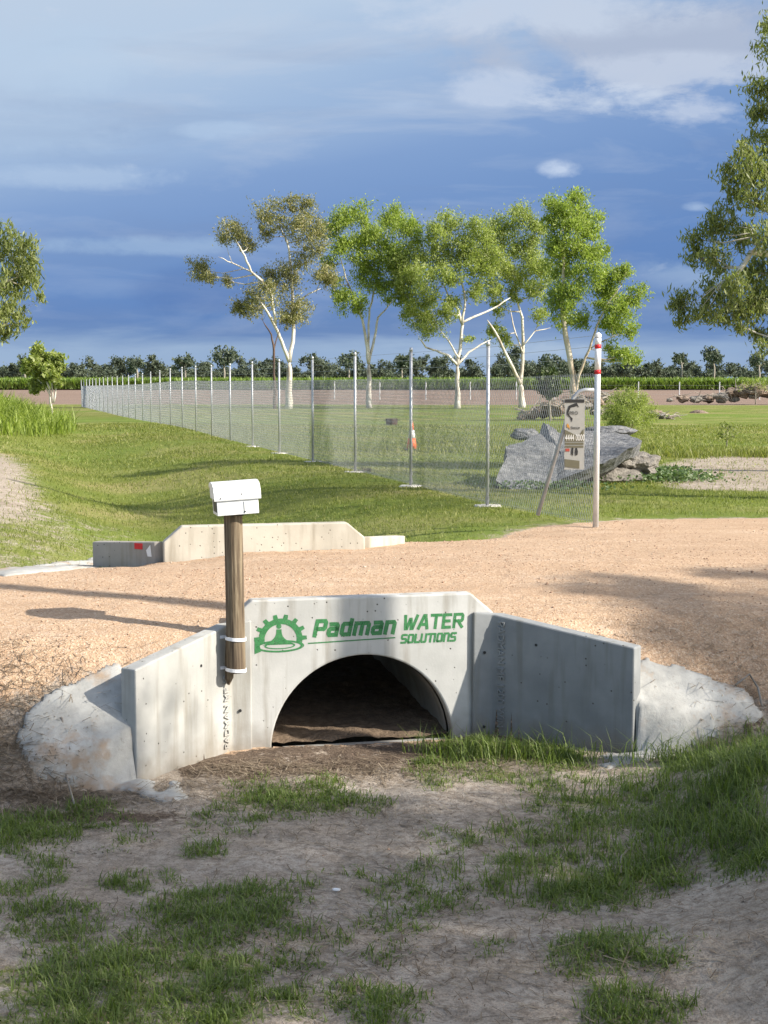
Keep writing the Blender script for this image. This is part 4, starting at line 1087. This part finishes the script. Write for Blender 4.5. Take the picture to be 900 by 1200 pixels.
gum('sapling','dark green leafy sapling standing behind the fence left of the sign',70,
 [(0,[(645,478,.06),(644,462,.04),(643,445,.02)])],cl,M['leaf_dark'],M['barkfar'],leaf=.22,nleaf=2200,seed=12,droop=.3,asp=.5,twig=.015,sg=.42)
cl=[(725,470,12),(738,466,12),(750,472,11),(760,482,9),(716,484,10),(728,488,12),(742,490,13),(755,493,9),(735,478,14),(720,497,8)]
gum('shrub','feathery yellow green shrub right of the banded end post behind the rock',48,
 [(0,[(738,506,.05),(738,490,.04),(735,475,.02)]),(0,[(738,504,.04),(750,486,.02)]),(0,[(737,504,.04),(722,488,.02)])],cl,M['leaf_mid'],M['barkfar'],leaf=.12,nleaf=2100,seed=13,droop=-.3,asp=.16,twig=.012,cat='shrub',sg=.36)
cl=[(848,500,5),(856,503,5),(844,508,5),(852,512,6),(860,511,5)]
gum('seedling','spindly seedling growing alone in the lawn at right',38,
 [(0,[(852,520,.015),(852,508,.012),(852,499,.006)])],cl,M['leaf_gum'],M['barkfar'],leaf=.10,nleaf=380,seed=14,cat='plant',asp=.35,twig=.006)
cl=[(424,553,4),(431,551,4),(428,558,4),(436,556,3)]
gum('dead_weed','dark withered weed at the foot of the third fence post',27,
 [(0,[(428,563,.008),(428,556,.006),(428,548,.004)])],cl,M['straw'],M['barkdark'],leaf=.05,nleaf=1200,seed=15,cat='plant',asp=.3,twig=.004)

# off-frame trees on the right whose crowns shade the ditch, road and lawn
AZ=math.radians(20); EL=math.radians(33)
Sv=Vector((math.cos(AZ)*math.cos(EL),-math.sin(AZ)*math.cos(EL),math.sin(EL)))
E1=Vector((math.sin(AZ),math.cos(AZ),0)); E2=Sv.cross(E1); 
if E2.z<0: E2=-E2
def lightpos(p1,p2,d): return E1*p1+E2*p2+Sv*d
def shade_tree(label,base,crown,leaf,nleaf,seed,tr=.16):
    bz=hz(base[0],base[1]); root=empty('shade_tree',(base[0],base[1],bz)); o0=Vector((base[0],base[1],bz)); tag(root,label,'tree')
    C=[];R=[];NN=[]
    mb=MB(); top=Vector((base[0],base[1],max(bz+2.5,max(c[2] for c in crown)-1.5)))
    mb.tube([Vector((0,0,-.1)),(top-o0)*.5+Vector((.05,0,0)),top-o0],[tr*1.2,tr,tr*.6],10)
    for (x,y,z,r) in crown:
        C.append(Vector((x,y,z))-o0); R.append(r); NN.append(int(nleaf*r*r))
        s=o0.lerp(top,.85); c=Vector((x,y,z)); mb.tube([s-o0,s.lerp(c,.5)+Vector((0,0,.2))-o0,c-o0],[tr*.4,tr*.25,.02],6)
    mb.build('trunk',M['bark'],root,smooth=True)
    V,Fq=leaves_np(C,R,NN,leaf,.35,.8,seed,sub=16,sg=.36); npmesh('crown',V,Fq,None,M['leaf_gum'],root)
def lp(lst,d): 
    out=[]
    for (a,b,r) in lst:
        v=lightpos(a,b,d+random.uniform(-.8,.8)); out.append((v.x,v.y,v.z,r))
    return out
c=lp([(5.0,1.0,1.1),(6.3,1.2,1.2),(7.4,1.1,1.1),(5.6,2.4,1.0),(6.8,2.5,1.1),(7.2,2.8,.6),(8.0,1.0,.65),(8.3,.2,.6),(7.2,3.15,.5),(6.6,3.5,.65),(7.5,2.4,.6),(5.8,4.0,.7),(4.6,3.2,.9),(4.2,1.8,1.0),(6.4,.1,1.1),(7.6,.0,1.0),(4.8,-.2,1.0),(5.5,3.3,.9),(7.7,1.7,.5),(3.4,1.0,1.1),(3.2,2.6,1.0),(3.4,-.5,1.0),(5.8,1.7,.8),(7.0,1.9,.7)],16)
shade_tree('broad gum to the right of the camera shading the ditch',(14.6,1.8),c,.13,1900,21)
c=lp([(9.9,.5,.55),(10.5,.8,.6),(11.1,1.1,.6),(11.6,.6,.6),(10.6,-.3,.6),(9.6,-.2,.5),(12.1,1.4,.35),(11.3,1.8,.33),(12.2,.2,.5),(10.9,1.85,.38),(10.4,1.45,.38)],14)
shade_tree('slim gum to the right shading the gravel road',(14.6,6.2),c,.12,5200,22,.10)
tp=loc2w(-.02,0,0)
tb=Vector((tp.x,tp.y,0))+Vector((math.cos(AZ),-math.sin(AZ),0))*7.2
c=[(tb.x+dx,tb.y+dy,z,r) for dx,dy,z,r in ((0,0,10.5,1.3),(1.2,.4,11.2,1.2),(-1,.5,11.4,1.2),(.3,-1,11.8,1.2),(0,.3,12.6,1.2))]
shade_tree('tall bare trunked gum right of the road, casting a narrow shadow across the headwall',(tb.x,tb.y),c,.14,300,23,.112)
c=lp([(18.8,4.6,1.1),(20.0,5.6,1.3),(21.2,4.9,1.2),(22.6,5.7,1.2),(24.0,5.2,1.1),(20.8,3.4,.9),(22.0,3.0,.8),(23.3,3.4,.8),(25.2,5.8,1.0),(19.6,3.9,.8),(21.6,6.6,1.0)],14)
shade_tree('wide gum right of the lawn casting shade over the grass by the fence',(9.6,19.5),c,.16,420,24)

# ------------------------------------------------------------------ far woodland and cane
C=[];R=[];NN=[];mb=MB()
r_=random.Random(5)
x=-210
while x<210:
    y=r_.uniform(430,500); hgt=r_.uniform(2.6,7.4)*(1 if r_.random()>.12 else 1.5)
    for k in range(7):
        C.append((x+r_.uniform(-3.5,3.5),y+r_.uniform(-3,3),1.2+1.0*hgt*(r_.uniform(.05,.95)**.9))); R.append(r_.uniform(1.0,2.1)); NN.append(240)
    mb.tube([(x,y,0),(x+.3,y,hgt*.5),(x+r_.uniform(-1,1),y,hgt)],[.3,.25,.1],5)
    x+=r_.uniform(1.1,3.0)
V,Fq=leaves_np(C,R,NN,.7,.6,0,31,sub=7,sg=.34)
tag(npmesh('distant_woodland',V,Fq,None,M['leaf_far']),'dark band of distant woodland along the horizon','woodland',kind='stuff')
dl_=[('dome shaped distant tree right of the small leafy tree at left',262/1.0,417,12),('tall open distant tree left of the row of gums',216,424,10),('tall rounded distant tree at far right above the brown field',836,415,11),('open distant tree seen left of the tan trunk gum',648,423,9),('pale distant tree between the first two gums',408,421,11),('distant tree with broad crown behind the second gum',470,424,10),('bushy distant tree at far left beside the small tree',28,424,9),('ragged distant tree near the left fence corner',160,426,8),('distant tree with tall narrow crown at far right',798,418,7),('leaning distant tree below the big gum at the right edge',889,420,9)]
for i,(lab,px,py,rp) in enumerate(dl_):
    rr_=random.Random(100+i)
    cs=[(px+rr_.uniform(-1,1)*rp*.9,py+rr_.uniform(-.6,1.0)*rp*.8,rp*rr_.uniform(.38,.6)) for k in range(9)]
    gum('distant_tree',lab,415,[(0,[(px,447,.35),(px+1,437,.3),(px,py+4,.2)])],cs,M['leaf_far'],M['barkfar'],leaf=.8,nleaf=900,seed=40+i,asp=.6,twig=.12,group='distant trees standing out of the woodland')
# cane crop: bumpy leafy block
n=90000
y=RNG.uniform(0,1,n)**2.2*110+296; x=RNG.uniform(-.36,.36,n)*y
P=np.stack([x,y,np.full(n,.1)+RNG.uniform(.2,1.2,n)],1)
tag(blades('cane_crop',P,RNG.uniform(.9,1.9,n),RNG.uniform(.25,.5,n),M['cane'],lean=.5,curl=.7),'strip of bright green cane crop beyond the ploughed field','crop',kind='stuff')
V=[(-220,300,.05),(220,300,.05),(220,300,1.7),(-220,300,1.7),(220,425,1.8),(-220,425,1.8)]
mb=MB(); mb.add(V,[(0,1,2,3),(3,2,4,5)]); o=mb.build('crop_ground',simple('crop_floor',(.05,.09,.02),(.09,.15,.03),1.5,.9,0,.8,.3),None); tag(o,kind='structure')

# ------------------------------------------------------------------ rock slab and debris
def rock(name,label,c,size,mat,seed,rot=0,cat='rock',parent=None,sub=4,amp=.22):
    bm=bmesh.new(); bmesh.ops.create_icosphere(bm,subdivisions=sub,radius=1)
    from mathutils import noise as mn
    for v in bm.verts:
        n=mn.fractal(v.co*1.4+Vector((seed*3.1,0,0)),1,2,5); n2=mn.cell_vector(v.co*1.6+Vector((seed,1,2)))
        v.co*= 1+amp*n; v.co+= (n2-Vector((.5,.5,.5)))*amp*.35
        v.co=Vector((v.co.x*size[0],v.co.y*size[1],v.co.z*size[2]))
    bmesh.ops.rotate(bm,verts=bm.verts,cent=(0,0,0),matrix=Matrix.Rotation(rot,3,'Y'))
    me=bpy.data.meshes.new(name); bm.to_mesh(me); bm.free(); me.materials.append(mat)
    o=bpy.data.objects.new(name,me); o.location=c; link(o,parent)
    if label: tag(o,label,cat)
    return o
def slab():
    # outline in photo px with own distance per point: front/lower edge near, rear edge farther
    out=[(581,562,22.9),(600,571,22.75),(625,572,22.8),(652,566,22.9),(672,556,22.9),(700,543,23.0),(722,534,23.2),(742,523,23.6),(752,518,24.2),(735,510,24.9),(712,506,25.1),(690,505,25.2),(665,507,25.2),(654,506,25.1),(643,494,25.3),(637,495,25.2),(632,507,25.0),(618,514,24.6),(600,520,24.0),(592,522,23.8),(594,534,23.4),(588,546,23.2)]
    P=[at(*o) for o in out]; n=len(P)
    c=sum(P,Vector())/n
    bm=bmesh.new()
    rings=[1.0,.85,.68,.5,.33,.17]
    vt=[[bm.verts.new(c.lerp(p,k)+Vector((0,0,0))) for p in P] for k in rings]
    cc=bm.verts.new(c)
    for r in range(len(rings)-1):
        for i in range(n):
            bm.faces.new((vt[r][i],vt[r][(i+1)%n],vt[r+1][(i+1)%n],vt[r+1][i]))
    for i in range(n): bm.faces.new((vt[-1][i],vt[-1][(i+1)%n],cc))
    # lower sheet
    lo=[bm.verts.new(p+Vector((0,.28,-.20))) for p in P]; lo2=[bm.verts.new(c.lerp(p,.55)+Vector((0,.35,-.42))) for p in P]; cb=bm.verts.new(c+Vector((0,.4,-.5)))
    for i in range(n):
        j=(i+1)%n
        bm.faces.new((vt[0][j],vt[0][i],lo[i],lo[j])); bm.faces.new((lo[j],lo[i],lo2[i],lo2[j])); bm.faces.new((lo2[j],lo2[i],cb))
    bmesh.ops.subdivide_edges(bm,edges=bm.edges[:],cuts=2,use_grid_fill=True)
    from mathutils import noise as mn
    for v in bm.verts:
        q=v.co; k=mn.fractal(q*2.2,1,2,6)*.035+mn.fractal(q*9,1,2,3)*.010
        k2=(mn.cell(Vector((q.x*2.3+q.z,q.y*1.6,q.z*3)))-.5)*.025
        v.co=q+Vector((k*.4,k+k2,k*1.2+k2))
    me=bpy.data.meshes.new('rock_slab'); bm.to_mesh(me); bm.free(); me.materials.append(M['slab'])
    o=bpy.data.objects.new('rock_slab',me); link(o)
    tag(o,'big tilted grey rock slab lying behind the fence','rock')
slab()
earth=simple('dry_earth',(.13,.095,.07),(.27,.21,.165),3,.95,0,.9,.08)
paleearth=simple('pale_rubble',(.12,.108,.095),(.27,.25,.22),6,.9,0,.9,.05)
rock('boulder','small grey boulder poking up behind the left end of the slab',at(615,509,25.9),(.25,.22,.11),M['slab'],3)
rock('boulder','dark grey boulder on the rear edge of the slab right of the end post',at(716,505,25.9),(.46,.25,.09),M['slab'],4)
v=at(752,527,24.6); rock('rubble_mound','pale grey earth and rubble mound propping the right end of the slab',(v.x-.18,v.y+.5,hz(v.x,v.y)+.22),(.50,.5,.27),paleearth,5,cat='rubble',amp=.35)
v=at(700,548,24.3); rock('rubble_mound','shadowed brown earth bank under the overhanging slab',(v.x,v.y+.5,hz(v.x,v.y)+.08),(.9,.6,.26),paleearth,6,cat='rubble',amp=.3)
# ground cover under the slab
pts=[]
for (px,py,n,sx,sy) in [(700,560,900,.30,.25),(740,562,1500,.45,.35),(790,562,1200,.4,.4),(650,573,500,.5,.2),(770,555,700,.35,.2)]:
    c=ground(px,py); pts.append(np.stack([RNG.normal(c.x,sx,n),RNG.normal(c.y,sy,n)],1))
pp=np.concatenate(pts); C=np.stack([pp[:,0],pp[:,1],terrain(pp[:,0],pp[:,1])+RNG.uniform(.0,.13,len(pp))],1)
a=RNG.normal(size=C.shape)*np.array([1,1,.5]); a/=np.linalg.norm(a,axis=1)[:,None]; b=np.cross(a,RNG.normal(size=C.shape)); b/=np.linalg.norm(b,axis=1)[:,None]
V=np.stack([C-a*.032,C+b*.022,C+a*.032,C-b*.022],1).reshape(-1,3); i=np.arange(len(C))*4
tag(npmesh('ground_cover',V,np.stack([i,i+1,i+2,i+3],1),None,leafmat('weed_leaves',[(.1,(.05,.10,.03)),(.6,(.11,.17,.06)),(.95,(.24,.28,.17))],.25)),'low leafy weeds spreading in front of the slab','weeds',kind='stuff')
def debris(name,label,items,D,logs,seed):
    rr=random.Random(seed); px=sum(i[0] for i in items)/len(items); py=max(i[1] for i in items)
    b=at(px,py,D); root=empty(name,(b.x,D,hz(b.x,D))); o0=Vector(root.location); tag(root,label,'debris pile')
    for i,(x,y,rp,mt) in enumerate(items):
        c=at(x,y,D+rr.uniform(-1,1)); r=rp*D/F
        rock('earth_mound' if mt is earth else 'rubble_stone',None,c-o0,(r,r*.8,r*.6),mt,seed+i,parent=root,sub=3,amp=.4)
    for i in range(logs):
        it=rr.choice(items); c=at(it[0]+rr.uniform(-1,1)*it[2],it[1]-rr.uniform(0,.6)*it[2],D+rr.uniform(-2,1)); l=rr.uniform(.3,1.15)
        d=Vector((rr.uniform(-1,1),rr.uniform(-.4,.4),rr.uniform(-.2,.25))).normalized()*l
        mb=MB(); mid=c+d*.5+Vector((0,0,rr.uniform(-.1,.15)))
        mb.tube([c-o0,mid-o0,c+d-o0],[rr.uniform(.02,.05),.03,.012],5); mb.build('branch',M['greywood'],root)
e=earth; p=paleearth
debris('debris_pile','long heap of earth, branches and rubble at the far right of the lawn',[(800,467,7,e),(815,468,7,p),(830,467,8,e),(845,466,9,p),(858,462,10,e),(872,459,12,e),(888,458,12,e),(902,460,12,p),(884,464,6,p),(860,468,6,p),(785,469,4,p),(915,460,14,e)],136,90,7)
debris('debris_pile','brown earth and stick heap behind the sign and fence',[(622,486,9,e),(635,482,12,e),(650,478,14,e),(665,476,14,e),(680,474,13,p),(695,470,12,e),(706,466,10,p),(700,482,8,p),(612,489,6,e)],72,100,8)
debris('debris_pile','low scatter of brown rubble right of the feathery shrub',[(768,484,7,e),(775,488,5,p),(785,490,4,e)],74,14,9)
v=ground(819,484); rock('earth_mound','tiny bare earth mound alone in the lawn at right',(v.x,v.y,v.z),(.55,.4,.16),earth,12,cat='mound')
# green scrub on the debris pile
cl=[(876,450,6),(884,447,6),(893,450,7),(868,454,4),(902,452,7)]
gum('scrub','green scrub sprouting on top of the far right debris heap',134,[(0,[(886,462,.05),(886,452,.03)])],cl,M['leaf_mid'],M['barkfar'],leaf=.2,nleaf=900,seed=18,cat='shrub',asp=.3,twig=.012)

# ------------------------------------------------------------------ cone, fire drum
def cone():
    v=ground(484,528); root=empty('traffic_cone',(v.x-.03,v.y,v.z)); tag(root,'orange and white traffic cone standing in the grass behind the fence','cone')
    mb=MB(); mb.box((0,0,.02),(.36,.36,.04)); mb.build('base',simple('cone_black',(.03,.03,.03),(.05,.05,.05),9,.6),root,bevel=.01)
    org=simple('cone_orange',(.75,.13,.03),(.8,.17,.04),9,.5,0,0)
    mb=MB(); R=lambda z:.135-.105*(z/.68)
    mb.tube([(0,0,z) for z in (.03,.3)],[R(.03),R(.3)],20); mb.tube([(0,0,.5),(0,0,.72)],[R(.5),R(.72)],20); mb.build('cone_body',org,root,smooth=True)
    mb=MB(); mb.tube([(0,0,.3),(0,0,.5)],[R(.3)+.001,R(.5)+.001],20); mb.build('reflective_band',M['whitetape'],root,smooth=True)
cone()
v=ground(459,498)
root=empty('fire_drum',(v.x,v.y,v.z)); tag(root,'low dark fire drum standing in the lawn beyond the fence','fire pit')
mb=MB(); n=20; vs=[]
for (r,z) in ((.24,-.02),(.25,.26),(.225,.26),(.215,.05)):
    for k in range(n): vs.append((r*math.cos(2*math.pi*k/n),r*math.sin(2*math.pi*k/n),z))
fs=[(j*n+k,j*n+(k+1)%n,(j+1)*n+(k+1)%n,(j+1)*n+k) for j in range(3) for k in range(n)]+[tuple(3*n+k for k in range(n))]
mb.add(vs,fs); mb.build('drum',simple('rusty_drum',(.04,.03,.025),(.10,.06,.045),6,.8,.2),root)
mb=MB(); mb.tube([(.25,0,.2),(.33,0,.2)],.015,6); mb.tube([(-.25,0,.2),(-.33,0,.2)],.015,6); mb.build('handle',M['dark'],root)

# a few curved dead sticks
for i,(pts,lab,r) in enumerate([
  ([(72,850,.10),(78,868,.05),(82,890,.05),(78,915,.03),(88,950,.02)],'long curved dead stick lying at the left apron',.006),
  ([(862,812,.10),(878,800,.12),(888,815,.08),(893,835,.08)],'bent pale root at the right end of the apron',.008),
  ([(735,1001,.03),(728,1015,.10),(727,1030,.04)],'short pale curved twig in the grass at right',.006)]):
    b=ground(pts[0][0],pts[0][1]); V3=[]
    for (px,py,hg) in pts:
        q=ground(px,py); V3.append(Vector((q.x,q.y,q.z+.01+hg*.4)))
    mb=MB(); mb.tube([v-b for v in V3],r,6); o=mb.build('stick',M['greywood'],None,smooth=True); o.location=b; tag(o,lab,'stick')
v=ground(394,1047); rock('pale_leaf','small white stone lying in the ditch grass',(v.x,v.y,v.z+.01),(.022,.012,.008),M['white'],22,cat='stone',sub=2).name='white_stone'

# ------------------------------------------------------------------ world, sun, camera
w=bpy.data.worlds.new('World'); scene.world=w; w.use_nodes=True; nt=w.node_tree; nt.nodes.clear()
out=N(nt,'ShaderNodeOutputWorld')
sky=N(nt,'ShaderNodeTexSky'); sky.sky_type='NISHITA'; sky.sun_disc=False; sky.sun_elevation=EL
sky.sun_rotation=math.atan2(Sv.x,Sv.y); sky.air_density=1.0; sky.dust_density=1.5
bg1=N(nt,'ShaderNodeBackground'); bg1.inputs[1].default_value=.135; nt.links.new(sky.outputs[0],bg1.inputs[0])
tc=N(nt,'ShaderNodeTexCoord'); sx=N(nt,'ShaderNodeSeparateXYZ'); nt.links.new(tc.outputs['Generated'],sx.inputs[0])
Z=sx.outputs['Z']; X=sx.outputs['X']; Y=sx.outputs['Y']
def cn(scale,st,det=5,ro=.55,dist=0,loc=(0,0,0)):
    mp=N(nt,'ShaderNodeMapping'); mp.inputs['Scale'].default_value=st; mp.inputs['Location'].default_value=loc; nt.links.new(tc.outputs['Generated'],mp.inputs[0])
    n=N(nt,'ShaderNodeTexNoise'); n.inputs['Scale'].default_value=scale; n.inputs['Detail'].default_value=det; n.inputs['Roughness'].default_value=ro; n.inputs['Distortion'].default_value=dist
    nt.links.new(mp.outputs[0],n.inputs['Vector']); return n.outputs['Fac']
def lin(r,g,b,k=1.0):
    f=lambda c:((c/255+.055)/1.055)**2.4 if c/255>.04045 else c/255/12.92
    return (f(r)*k,f(g)*k,f(b)*k)
big=cn(2.2,(1,1,4.5),4,.5,.3)
zz=mth(nt,'ADD',Z,mth(nt,'MULTIPLY',mth(nt,'SUBTRACT',big,.5),.07))
zz=mth(nt,'SUBTRACT',zz,mth(nt,'MULTIPLY',mth(nt,'MULTIPLY',X,.24),mth(nt,'MULTIPLY',Z,7.0,clamp=True)))
base=ramp(nt,mth(nt,'MULTIPLY',zz,2.0),[(.0,lin(118,148,196)),(.05,lin(103,137,188)),(.12,lin(103,139,194)),(.20,lin(115,149,200)),(.30,lin(131,162,208)),(.40,lin(160,186,220)),(.50,lin(184,204,228)),(1,lin(215,222,232))])
wisp=cn(5,(1,1,5.5),7,.6,.5,(0,0,.4)); 
wm=mth(nt,'MULTIPLY',ramp(nt,wisp,[(.50,0),(.70,1)]),ramp(nt,mth(nt,'MULTIPLY',Z,3),[(.0,.5),(.3,.35),(.6,.9),(1,1)]))
base=mix(nt,mth(nt,'MULTIPLY',wm,.65),base,lin(196,208,226))
puff=cn(17,(1,1,2.6),7,.62,.2,(1.3,0,.2))
pm_=mth(nt,'MULTIPLY',ramp(nt,puff,[(.66,0),(.75,1)]),.25)
base=mix(nt,pm_,base,lin(205,216,233))
dark=cn(3.4,(1,1,6),5,.55,.4,(.7,.2,2))
base=mix(nt,mth(nt,'MULTIPLY',ramp(nt,dark,[(.5,0),(.7,1)]),.35),base,lin(126,146,184))
# low pale band above the horizon
bn=cn(7,(1,1,7),6,.6,.3,(.2,0,1))
zb_=mth(nt,'ADD',Z,mth(nt,'MULTIPLY',mth(nt,'SUBTRACT',bn,.5),.03))
bm_=mth(nt,'MULTIPLY',ramp(nt,zb_,[(0,1),(.020,.95),(.032,0)]),ramp(nt,cn(6,(1,1,2),4),[(.35,.65),(.6,1)]))
base=mix(nt,bm_,base,lin(158,182,212))
U=mth(nt,'DIVIDE',X,mth(nt,'MAXIMUM',Y,.05)); VV=mth(nt,'DIVIDE',Z,mth(nt,'MAXIMUM',Y,.05))
ns1=cn(11,(1,1,2.2),7,.62,.35,(3,0,.7)); ns2=cn(26,(1,1,1.8),6,.65,.2,(.4,0,5))
for (px_,py_,rx_,ry_,colr,op,nz) in [(760,55,330,80,(178,190,212),.9,.9),(600,20,300,45,(200,213,232),.8,.9),(790,95,200,30,(196,208,228),.8,1.1),(590,112,90,28,(196,210,232),.75,1.1),(700,128,110,26,(206,218,236),.8,1.2),(820,140,95,26,(200,212,232),.7,1.1),(655,204,34,15,(196,212,236),.9,.9),(465,131,50,10,(180,200,228),.5,1.),(812,246,22,8,(176,198,228),.6,.9),
  (262,159,85,13,(180,203,231),.6,.9),(60,80,190,60,(186,208,232),.55,.8),(90,212,200,20,(186,207,232),.5,.9),(40,160,180,40,(182,205,231),.4,.9),(190,290,200,14,(158,186,220),.6,1.),(820,325,110,26,(160,184,215),.6,1.),(300,415,320,12,(150,176,210),.6,.9),(620,412,160,14,(176,196,220),.7,1.2),(860,412,80,9,(150,176,212),.5,1.),(60,340,160,16,(128,158,204),.5,1.),(250,345,120,40,(92,124,180),.45,.8),(640,350,260,45,(94,130,188),.4,.8)]:
    u_=(px_-450)/F; v_=(443-py_)/F
    du=mth(nt,'DIVIDE',mth(nt,'SUBTRACT',U,u_),rx_/F); dv=mth(nt,'DIVIDE',mth(nt,'SUBTRACT',VV,v_),ry_/F)
    r2=mth(nt,'ADD',mth(nt,'MULTIPLY',du,du),mth(nt,'MULTIPLY',dv,dv))
    g_=mth(nt,'SUBTRACT',1.0,mth(nt,'SQRT',r2))
    g_=mth(nt,'ADD',g_,mth(nt,'MULTIPLY',mth(nt,'SUBTRACT',ns1,.5),3.0*nz)); g_=mth(nt,'ADD',g_,mth(nt,'MULTIPLY',mth(nt,'SUBTRACT',ns2,.5),1.3*nz))
    g_=mth(nt,'MULTIPLY',ramp(nt,g_,[(.12,0),(.8,1)]),ramp(nt,r2,[(.5,1),(1.0,0)]))
    base=mix(nt,mth(nt,'MULTIPLY',g_,op),base,lin(*colr))
bg2=N(nt,'ShaderNodeBackground'); nt.links.new(base,bg2.inputs[0]); bg2.inputs[1].default_value=.595
# storm front fills the north; clear bright sky behind the camera
fr=ramp(nt,mth(nt,'ADD',mth(nt,'MULTIPLY',Y,.5),.5),[(.38,0),(.66,1)])
hi=ramp(nt,Z,[(.45,1),(.8,.95)])
ms=N(nt,'ShaderNodeMixShader'); nt.links.new(mth(nt,'MULTIPLY',fr,hi),ms.inputs[0]); nt.links.new(bg1.outputs[0],ms.inputs[1]); nt.links.new(bg2.outputs[0],ms.inputs[2])
nt.links.new(ms.outputs[0],out.inputs[0])

w.cycles.sampling_method='NONE'
sun=bpy.data.lights.new('sun','SUN'); sun.energy=5.0; sun.angle=math.radians(.55); sun.color=(1,.93,.82)
so=bpy.data.objects.new('sun',sun); so.rotation_euler=Sv.to_track_quat('Z','Y').to_euler(); so.location=(20,-10,20); link(so)
cam=bpy.data.cameras.new('camera'); cam.sensor_fit='VERTICAL'; cam.sensor_height=24; cam.sensor_width=18; cam.lens=24*F/1200; cam.clip_end=3000; cam.clip_start=.1
co=bpy.data.objects.new('camera',cam); co.location=(0,0,CAMZ); co.rotation_euler=(math.pi/2-TH,0,0); link(co); scene.camera=co
scene.cycles.max_bounces=6; scene.cycles.diffuse_bounces=3; scene.cycles.transmission_bounces=2; scene.cycles.transparent_max_bounces=4; scene.cycles.glossy_bounces=2
scene.view_settings.view_transform='Standard'; scene.view_settings.look='None'; scene.view_settings.exposure=.75; scene.view_settings.gamma=1
